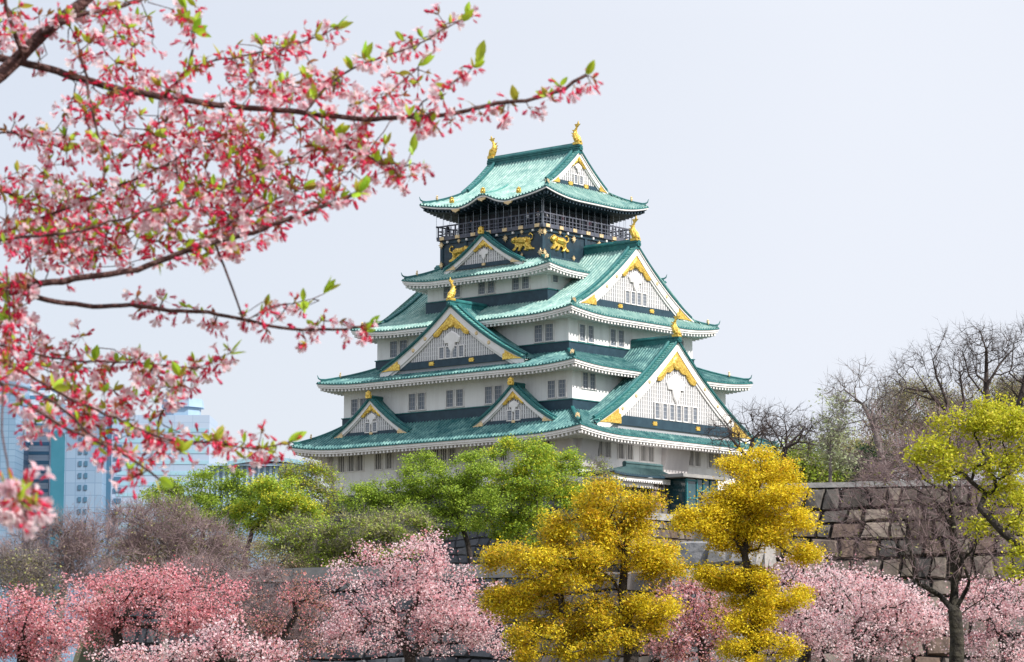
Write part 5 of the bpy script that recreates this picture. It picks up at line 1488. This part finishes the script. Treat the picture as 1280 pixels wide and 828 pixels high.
# ------------------------------------------------------------------ the nearest cherry tree, its branches reaching across the upper left
YB = 5.8
BR = [  # traced branches: (start radius mm, pixel path, depth offset from .. to)
    (27, [(-420, 330), (-200, 215), (-30, 115), (0, 94), (25, 72), (45, 50), (75, 25), (107, 0), (140, -30), (200, -90)], 0, .1),
    (6, [(27, 64), (15, 35), (5, -5), (-5, -40)], 0, -.1),
    (6.5, [(60, 40), (88, 21), (126, 14), (166, 5), (195, -10)], 0, .2),
    (10, [(-100, 60), (0, 72), (60, 86), (100, 97), (130, 108), (180, 118), (240, 127), (300, 134), (360, 138), (416, 146), (454, 149), (517, 147), (564, 143), (586, 137), (620, 129), (658, 127), (693, 116), (715, 105), (733, 94)], .1, .0),
    (3.5, [(382, 140), (401, 116), (429, 91), (473, 72), (517, 58), (542, 44), (564, 31), (577, 25)], 0, .25),
    (2.5, [(514, 147), (536, 119), (561, 108), (577, 97), (592, 85), (599, 78)], 0, -.15),
    (2.5, [(470, 149), (481, 119), (498, 107), (514, 94), (523, 83)], 0, .2),
    (3.5, [(205, 122), (220, 104), (235, 89), (257, 77), (298, 72), (333, 64), (367, 56), (407, 41), (423, 34)], 0, .3),
    (2.5, [(234, 90), (242, 60), (239, 35), (232, 9)], 0, -.2),
    (3.2, [(110, 98), (100, 63), (88, 34)], 0, .1),
    (3.5, [(108, 100), (113, 132), (122, 163), (129, 201), (130, 226)], 0, -.2),
    (4.5, [(-120, 330), (0, 292), (94, 256), (126, 239), (154, 231), (220, 200), (245, 182), (290, 168)], .3, .2),
    (4, [(-100, 310), (100, 290), (217, 253), (251, 245), (295, 226), (339, 206), (377, 195), (420, 170)], -.2, .1),
    (3, [(391, 147), (416, 170), (438, 185), (470, 201), (495, 217), (511, 203), (514, 191)], 0, .15),
    (11, [(-300, 400), (-100, 375), (0, 357), (39, 355), (78, 351), (120, 346), (172, 337), (211, 322), (242, 310), (281, 300), (328, 287), (375, 269), (418, 253), (449, 240)], 0, -.1),
    (7.5, [(-150, 372), (20, 365), (59, 375), (117, 384), (164, 381), (211, 388), (273, 392), (332, 406), (352, 412), (391, 412), (430, 412), (457, 408)], .1, .3),
    (2.5, [(305, 402), (340, 384), (367, 379), (390, 374), (406, 367)], 0, .1),
    (3, [(242, 310), (293, 275), (332, 255), (380, 235)], 0, .3),
    (5.5, [(-120, 440), (0, 478), (35, 505), (70, 529), (101, 545), (133, 557), (159, 571), (181, 587), (199, 599)], -.6, -.6),
    (4, [(-60, 420), (23, 462), (59, 482), (75, 494), (120, 512), (181, 540), (212, 551), (239, 553), (271, 550), (300, 562), (330, 560), (362, 552)], -.1, .1),
    (3, [(-40, 425), (16, 435), (78, 451), (168, 453), (219, 459), (250, 461), (273, 447), (289, 441)], .1, .2),
    (2.5, [(5, 480), (2, 540), (12, 600), (28, 628), (34, 650)], -1.5, -1.8),
    (3.5, [(-80, 170), (0, 165), (40, 172), (78, 186)], .2, .3),
    (3, [(-60, 250), (0, 238), (60, 262), (110, 300)], .2, .4),
    (2.6, [(-20, 330), (10, 365), (16, 420), (10, 470)], .0, -.2),
]
pos, par, rad0 = [], [], []
trunk_x = at(-760, 600, YB)[0]
tpts = [np.array([trunk_x - .35, YB + .2, -.1]), np.array([trunk_x - .3, YB + .2, .5]), np.array([trunk_x - .12, YB + .15, 1.2]), np.array([trunk_x + .05, YB + .1, 1.9]), np.array([trunk_x + .25, YB, 2.35]), np.array([trunk_x + .1, YB + .1, 2.9]), np.array([trunk_x - .1, YB + .3, 3.8])]
for i, p in enumerate(tpts):
    pos.append(p); par.append(i - 1); rad0.append([.14, .125, .11, .10, .085, .06, .04][i])
chains = [(np.array(tpts), np.array(rad0))]
for r, path, d0, d1 in BR:
    q = np.array([at(px, py, YB + d0 + (d1 - d0) * i / (len(path) - 1)) for i, (px, py) in enumerate(path)])
    fine = [q[0]]
    for a, b in zip(q[:-1], q[1:]):
        k = max(1, int(np.linalg.norm(b - a) / .02))
        fine += [a + (b - a) * j / k for j in range(1, k + 1)]
    fine = np.array(fine)
    fine[1:-1] = (fine[:-2] + 2 * fine[1:-1] + fine[2:]) / 4
    fine[1:-1] += rng.normal(0, .0012, fine[1:-1].shape)
    # join to the nearest earlier limb when the start lies outside the picture
    P_ = np.array(pos); j = int(np.argmin(np.linalg.norm(P_ - fine[0], axis=1)))
    gap = np.linalg.norm(P_[j] - fine[0])
    n0 = len(pos)
    if gap > .03:
        k = max(2, int(gap / .06))
        br = bez(P_[j], (P_[j] + fine[0]) / 2 + np.array([0, 0, .05 * gap]), fine[0], k)[:-1]
        fine = np.vstack([br, fine])
    rr = r / 1000 * np.linspace(1.0, .30, len(fine)) ** .8
    for i, p in enumerate(fine):
        pos.append(p); par.append(j if i == 0 else n0 + i - 1)
    chains.append((np.vstack([P_[j], fine]), np.concatenate([[rr[0]], rr])))
pos, par = np.array(pos), np.array(par)

# where the flowers sit
ELL = [(160, 150, 85, 55, 105), (250, 180, 85, 55, 115), (330, 185, 60, 55, 75), (420, 205, 55, 45, 55), (200, 262, 120, 42, 150), (60, 275, 60, 50, 80), (335, 250, 70, 28, 55), (100, 305, 100, 34, 95),
       (150, 66, 45, 34, 42), (30, 30, 40, 22, 16), (28, 62, 30, 30, 20), (330, 108, 75, 20, 42), (400, 95, 30, 22, 18), (60, 440, 60, 42, 62), (155, 478, 80, 34, 82), (222, 470, 36, 24, 22), (62, 520, 60, 24, 46),
       (160, 522, 60, 26, 40), (230, 551, 46, 13, 26), (300, 556, 40, 10, 14), (14, 415, 18, 50, 22), (190, 572, 20, 20, 14), (455, 185, 35, 26, 28), (150, 15, 40, 12, 12), (330, 60, 40, 16, 22),
       (235, 15, 20, 14, 10), (470, 120, 40, 24, 16), (500, 215, 24, 16, 14), (40, 170, 30, 10, 8), (60, 205, 30, 20, 12), (15, 230, 25, 18, 12), (250, 300, 70, 16, 30), (30, 350, 40, 12, 16)]
C_, K_ = [], []          # cluster centre, kind of mix (share of open pale flowers)
for cx, cy, rx, ry, n in ELL:
    n = int(n * (.54 if cy < 420 else .42))
    a = rng.uniform(0, 2 * math.pi, n); r = np.sqrt(rng.uniform(0, 1, n))
    dy = np.abs(rng.normal(0, .36, n)) + .0
    pal = rng.uniform(.2, .75)
    for x, y, d in zip(cx + rx * r * np.cos(a), cy + ry * r * np.sin(a), dy):
        C_.append(at(x, y, YB + np.clip(d, -.6, .7))); K_.append(pal)
for bi, (r, path, d0, d1) in enumerate(BR):
    if bi in (0, 21):
        continue
    q = np.array(path, float); ln = np.concatenate([[0], np.cumsum(np.linalg.norm(np.diff(q, axis=0), axis=1))])
    for s_ in np.arange(10, ln[-1] + 1, 7.5):
        x, y = np.interp(s_, ln, q[:, 0]), np.interp(s_, ln, q[:, 1])
        f = s_ / ln[-1]
        if x < -20 or (f < .25 and bi in (3, 14, 15)) or rng.uniform() < .38 or (bi == 15 and x < 165) or (bi == 14 and 78 < x < 165):
            continue
        C_.append(at(x + rng.normal(0, 7), y + rng.normal(0, 7), YB + d0 + (d1 - d0) * f + rng.normal(0, .04))); K_.append(.35)
for _ in range(24):
    C_.append(at(rng.normal(22, 12), rng.normal(622, 14), YB - 1.75 + rng.normal(0, .06))); K_.append(.97)
C_ = np.array(C_); K_ = np.array(K_)
P, Q, tips = grow(pos, par, C_, .03, pbias=.02, up=.05, jit=.10, fwd=.5)
# grow() sorts its targets; find which cluster each tip is
from_tip = P[tips]
kid = K_[np.array([int(np.argmin(np.linalg.norm(C_ - t, axis=1))) for t in from_tip])]
ch_loc = (trunk_x - .35, YB + .2, 0)
cherry = thing('cherry_tree', 'nearest cherry tree, its blurred crimson and pink branches hanging across the upper left sky', 'tree', ch_loc)
mb = MB()
for c, r in chains:
    mb.tube(c, r, 8 if r.max() > .005 else 6, caps=True)
# new twigs
n_old = len(pos); kids = {}
for i in range(n_old, len(P)):
    kids.setdefault(int(Q[i]), []).append(i)
for i in range(n_old, len(P)):
    if Q[i] < n_old or kids.get(int(Q[i]), [i])[0] != i:
        chn = [int(Q[i]), i]; k = i
        while kids.get(k):
            k = kids[k][0]; chn.append(k)
        mb.tube(P[chn], np.linspace(.0016, .0009, len(chn)), 4, caps=False)
mb.build('trunk', [M['bark_cherry']], cherry, smooth=True, off=ch_loc)


def unit(v):
    return v / (np.linalg.norm(v, axis=-1, keepdims=True) + 1e-9)


def place(mb, tv, tf, o, zdir, scale, m):
    """copies of a small template standing at o along zdir"""
    z = unit(zdir); x = unit(np.cross(z, rng.normal(size=z.shape))); y = np.cross(z, x)
    V = o[:, None, :] + scale[:, None, None] * (tv[None, :, :1] * x[:, None] + tv[None, :, 1:2] * y[:, None] + tv[None, :, 2:] * z[:, None])
    k = len(tv); n = len(o)
    for f in tf:
        F = (np.arange(n)[:, None, None] * k + np.asarray(f)[None]).reshape(-1, len(f[0]))
        if f is tf[0]:
            mb.add(V.reshape(-1, 3), F, m)
        else:
            b = mb.n - n * k
            mb.F.append(F + b); mb.M.append(np.full(len(F), m, int))


def petal_template(open_=1.0):
    v, f = [], []
    for i in range(5):
        a = i * 2 * math.pi / 5
        R = lambda r, w, z: [(math.cos(a + w) * r, math.sin(a + w) * r, z)]
        b = len(v)
        v += R(.0015, 0, 0.0) + R(.009, -.58, .003 * (2 - open_) + .002) + R(.009, .58, .003 * (2 - open_) + .002) + R(.0152, -.34, .004 * (2 - open_) + .004) + R(.0152, .34, .004 * (2 - open_) + .004) + R(.0135, 0, .0045 * (2 - open_) + .0042)
        f += [[b, b + 1, b + 5, b + 2], [b + 1, b + 3, b + 5, b + 5][:4]]
        f[-1] = [b + 1, b + 3, b + 5, b]; f += [[b + 2, b, b + 5, b + 4]]
    return np.array(v), [np.array(f)]


def calyx_template():
    v, f = [], []
    rings = [(.0008, -.011), (.0022, -.008), (.0026, -.002), (.0020, .0)]
    for r, z in rings:
        v += [(math.cos(a) * r, math.sin(a) * r, z) for a in np.arange(5) * 2 * math.pi / 5]
    for k in range(3):
        f += [[k * 5 + i, k * 5 + (i + 1) % 5, k * 5 + 5 + (i + 1) % 5, k * 5 + 5 + i] for i in range(5)]
    for i in range(5):
        a = (i + .5) * 2 * math.pi / 5; b = len(v)
        v += [(math.cos(a - .5) * .002, math.sin(a - .5) * .002, -.001), (math.cos(a + .5) * .002, math.sin(a + .5) * .002, -.001), (math.cos(a + .2) * .006, math.sin(a + .2) * .006, .0005), (math.cos(a - .2) * .007, math.sin(a - .2) * .007, .0015)]
        f += [[b, b + 1, b + 2, b + 3]]
    return np.array(v), [np.array(f)]


def stamen_template():
    v, f = [], []
    for i in range(8):
        a = i * 2 * math.pi / 8; t = .35 + .25 * (i % 2)
        b = len(v); e = np.array([math.cos(a) * math.sin(t), math.sin(a) * math.sin(t), math.cos(t)]); s_ = np.array([-math.sin(a), math.cos(a), 0]) * .0005
        v += [tuple(s_), tuple(-s_), tuple(e * .0075 - s_), tuple(e * .0075 + s_)]
        f += [[b, b + 1, b + 2, b + 3]]
    return np.array(v), [np.array(f)]


def bud_template():
    v, f = [], []
    for r, z in ((.001, -.001), (.0042, .003), (.0046, .007), (.0025, .0115), (.0004, .013)):
        v += [(math.cos(a) * r, math.sin(a) * r, z) for a in np.arange(6) * math.pi / 3]
    for k in range(4):
        f += [[k * 6 + i, k * 6 + (i + 1) % 6, k * 6 + 6 + (i + 1) % 6, k * 6 + 6 + i] for i in range(6)]
    return np.array(v), [np.array(f)]


def leaf_template(fold=.35, n=4):
    v, f = [], []
    for i in range(n + 1):
        t = i / n; w = .30 * math.sin(math.pi * min(1, t * .93 + .05)) ** .8 * (1 - .25 * t)
        z = t + 0; c = .25 * t * t
        v += [(-w * math.cos(fold), c + w * math.sin(fold), z), (0, c, z), (w * math.cos(fold), c + w * math.sin(fold), z)]
    for i in range(n):
        b = i * 3
        f += [[b, b + 1, b + 4, b + 3], [b + 1, b + 2, b + 5, b + 4]]
    return np.array(v), [np.array(f)]


M['fg_petal'] = mat('soft_pink_petal', (0.8, 0.5, 0.55), .55, island=[(0.93, 0.82, 0.84), (0.93, 0.75, 0.79), (0.92, 0.66, 0.72), (0.94, 0.88, 0.89), (0.88, 0.48, 0.58)], transl=.6, spec=.25)
M['fg_calyx'] = mat('crimson_calyx', (0.5, 0.03, 0.06), .5, island=[(0.60, 0.006, 0.05), (0.82, 0.02, 0.11), (0.72, 0.01, 0.07), (0.84, 0.06, 0.18), (0.50, 0.08, 0.03)], transl=.5, spec=.35)
M['fg_bud'] = mat('rose_bud', (0.62, 0.08, 0.18), .5, island=[(0.68, 0.03, 0.12), (0.78, 0.12, 0.24), (0.60, 0.02, 0.08)], transl=.3, spec=.35)
M['fg_stem'] = mat('reddish_pedicel', (0.25, 0.10, 0.05), .6, island=[(0.30, 0.08, 0.05), (0.22, 0.16, 0.05), (0.36, 0.10, 0.09)], spec=.3)
M['fg_leaf'] = mat('young_cherry_leaf', (0.25, 0.42, 0.03), .45, island=[(0.28, 0.52, 0.025), (0.44, 0.64, 0.04), (0.38, 0.50, 0.04), (0.46, 0.34, 0.05), (0.40, 0.58, 0.03)], transl=.45, spec=.4)
M['fg_bronze'] = mat('bronze_young_leaf', (0.3, 0.12, 0.05), .45, island=[(0.34, 0.12, 0.05), (0.26, 0.17, 0.04), (0.42, 0.10, 0.06)], transl=.4, spec=.4)

nf = rng.integers(3, 7, len(from_tip))
o = np.repeat(from_tip, nf, 0); kk = np.repeat(kid, nf)
td = np.repeat(unit(P[tips] - P[Q[tips]]), nf, 0)
dr = unit(td * .35 + rng.normal(0, .8, o.shape) + np.array([0, 0, -.22]))
pl = rng.uniform(.007, .024, len(o))
e = o + dr * pl[:, None]
e2 = e + np.array([0, 0, -.18]) * pl[:, None]
u_ = rng.uniform(0, 1, len(o))
is_open = u_ < kk * .66
is_bud = (~is_open) & (rng.uniform(0, 1, len(o)) < .22)
spent = ~is_open & ~is_bud
sc = rng.uniform(.66, .98, len(o))
mb = MB()
twigs(mb, o, e2 + 1e-5, .0010, 0)
fdir = unit(dr + np.array([0, 0, -.35]) + rng.normal(0, .25, dr.shape))
place(mb, *calyx_template(), e2 + fdir * .009, fdir, sc * 1.1, 1)
sel = spent
place(mb, *stamen_template(), (e2 + fdir * .009)[sel], fdir[sel], sc[sel], 1)
mb.build('flower_stalk', [M['fg_stem'], M['fg_calyx']], cherry, off=ch_loc)
mb = MB()
half = rng.uniform(0, 1, len(o)) < .6
for s_, tpl in ((is_open & half, petal_template(1.0)), (is_open & ~half, petal_template(.2))):
    place(mb, *tpl, (e2 + fdir * .009)[s_], fdir[s_], sc[s_] * 1.08, 0)
place(mb, *bud_template(), (e2 + fdir * .008)[is_bud], fdir[is_bud], sc[is_bud], 1)
mb.build('blossom', [M['fg_petal'], M['fg_bud']], cherry, off=ch_loc)
# young leaves: at the ends of the traced branches and scattered among the clusters
LO, LD, LS = [], [], []
for bi, (r, path, d0, d1) in enumerate(BR):
    if path[-1][0] > 60 and path[-1][1] > 0 and bi not in (10, 21):
        p1, p0 = at(*path[-1], YB + d1), at(*path[-2], YB + d1)
        for k in range(3):
            LO.append(p1 + rng.normal(0, .003, 3)); LD.append(unit(p1 - p0) + rng.normal(0, .35, 3) + np.array([0, -.1, .35])); LS.append(rng.uniform(.026, .044))
for px, py in ((412, 40), (425, 45), (232, 14), (302, 25), (300, 33), (270, 55), (205, 7), (50, 25), (244, 100), (70, 72), (395, 118), (500, 60), (640, 82), (210, 170), (98, 165), (95, 200), (270, 245), (490, 205), (112, 405), (200, 412), (222, 365), (282, 365), (248, 475), (232, 600 - 120), (262, 530), (280, 520), (225, 510), (340, 560), (420, 413), (250, 345), (65, 585 - 60), (0, 375), (5, 395), (350, 70), (375, 85), (450, 205), (460, 30), (545, 200 - 75)):
    c = at(px, py, YB + rng.normal(0, .12))
    j = int(np.argmin(np.linalg.norm(P - c, axis=1)))
    b = P[j]
    for k in range(rng.integers(2, 4)):
        LO.append(b); LD.append(unit(c - b) * .7 + rng.normal(0, .45, 3) + np.array([0, -.1, .5])); LS.append(rng.uniform(.022, .040))
pick = rng.choice(len(from_tip), 480, replace=False)
n_g = len(LO)
mb = MB()
place(mb, *leaf_template(), np.array(LO), np.array(LD), np.array(LS), 0)
pb = np.repeat(from_tip[pick], 3, 0)
place(mb, *leaf_template(.7), pb, unit(np.repeat(unit(P[tips] - P[Q[tips]])[pick], 3, 0) + rng.normal(0, .5, pb.shape) + np.array([0, 0, .3])), rng.uniform(.012, .022, len(pb)), 1)
pick = rng.choice(len(from_tip), 520, replace=False)
pb = np.repeat(from_tip[pick], 2, 0)
place(mb, *leaf_template(.5), pb, unit(rng.normal(0, .5, pb.shape) + np.array([0, -.2, .6])), rng.uniform(.014, .030, len(pb)), 0)
mb.build('foliage', [M['fg_leaf'], M['fg_bronze']], cherry, off=ch_loc)
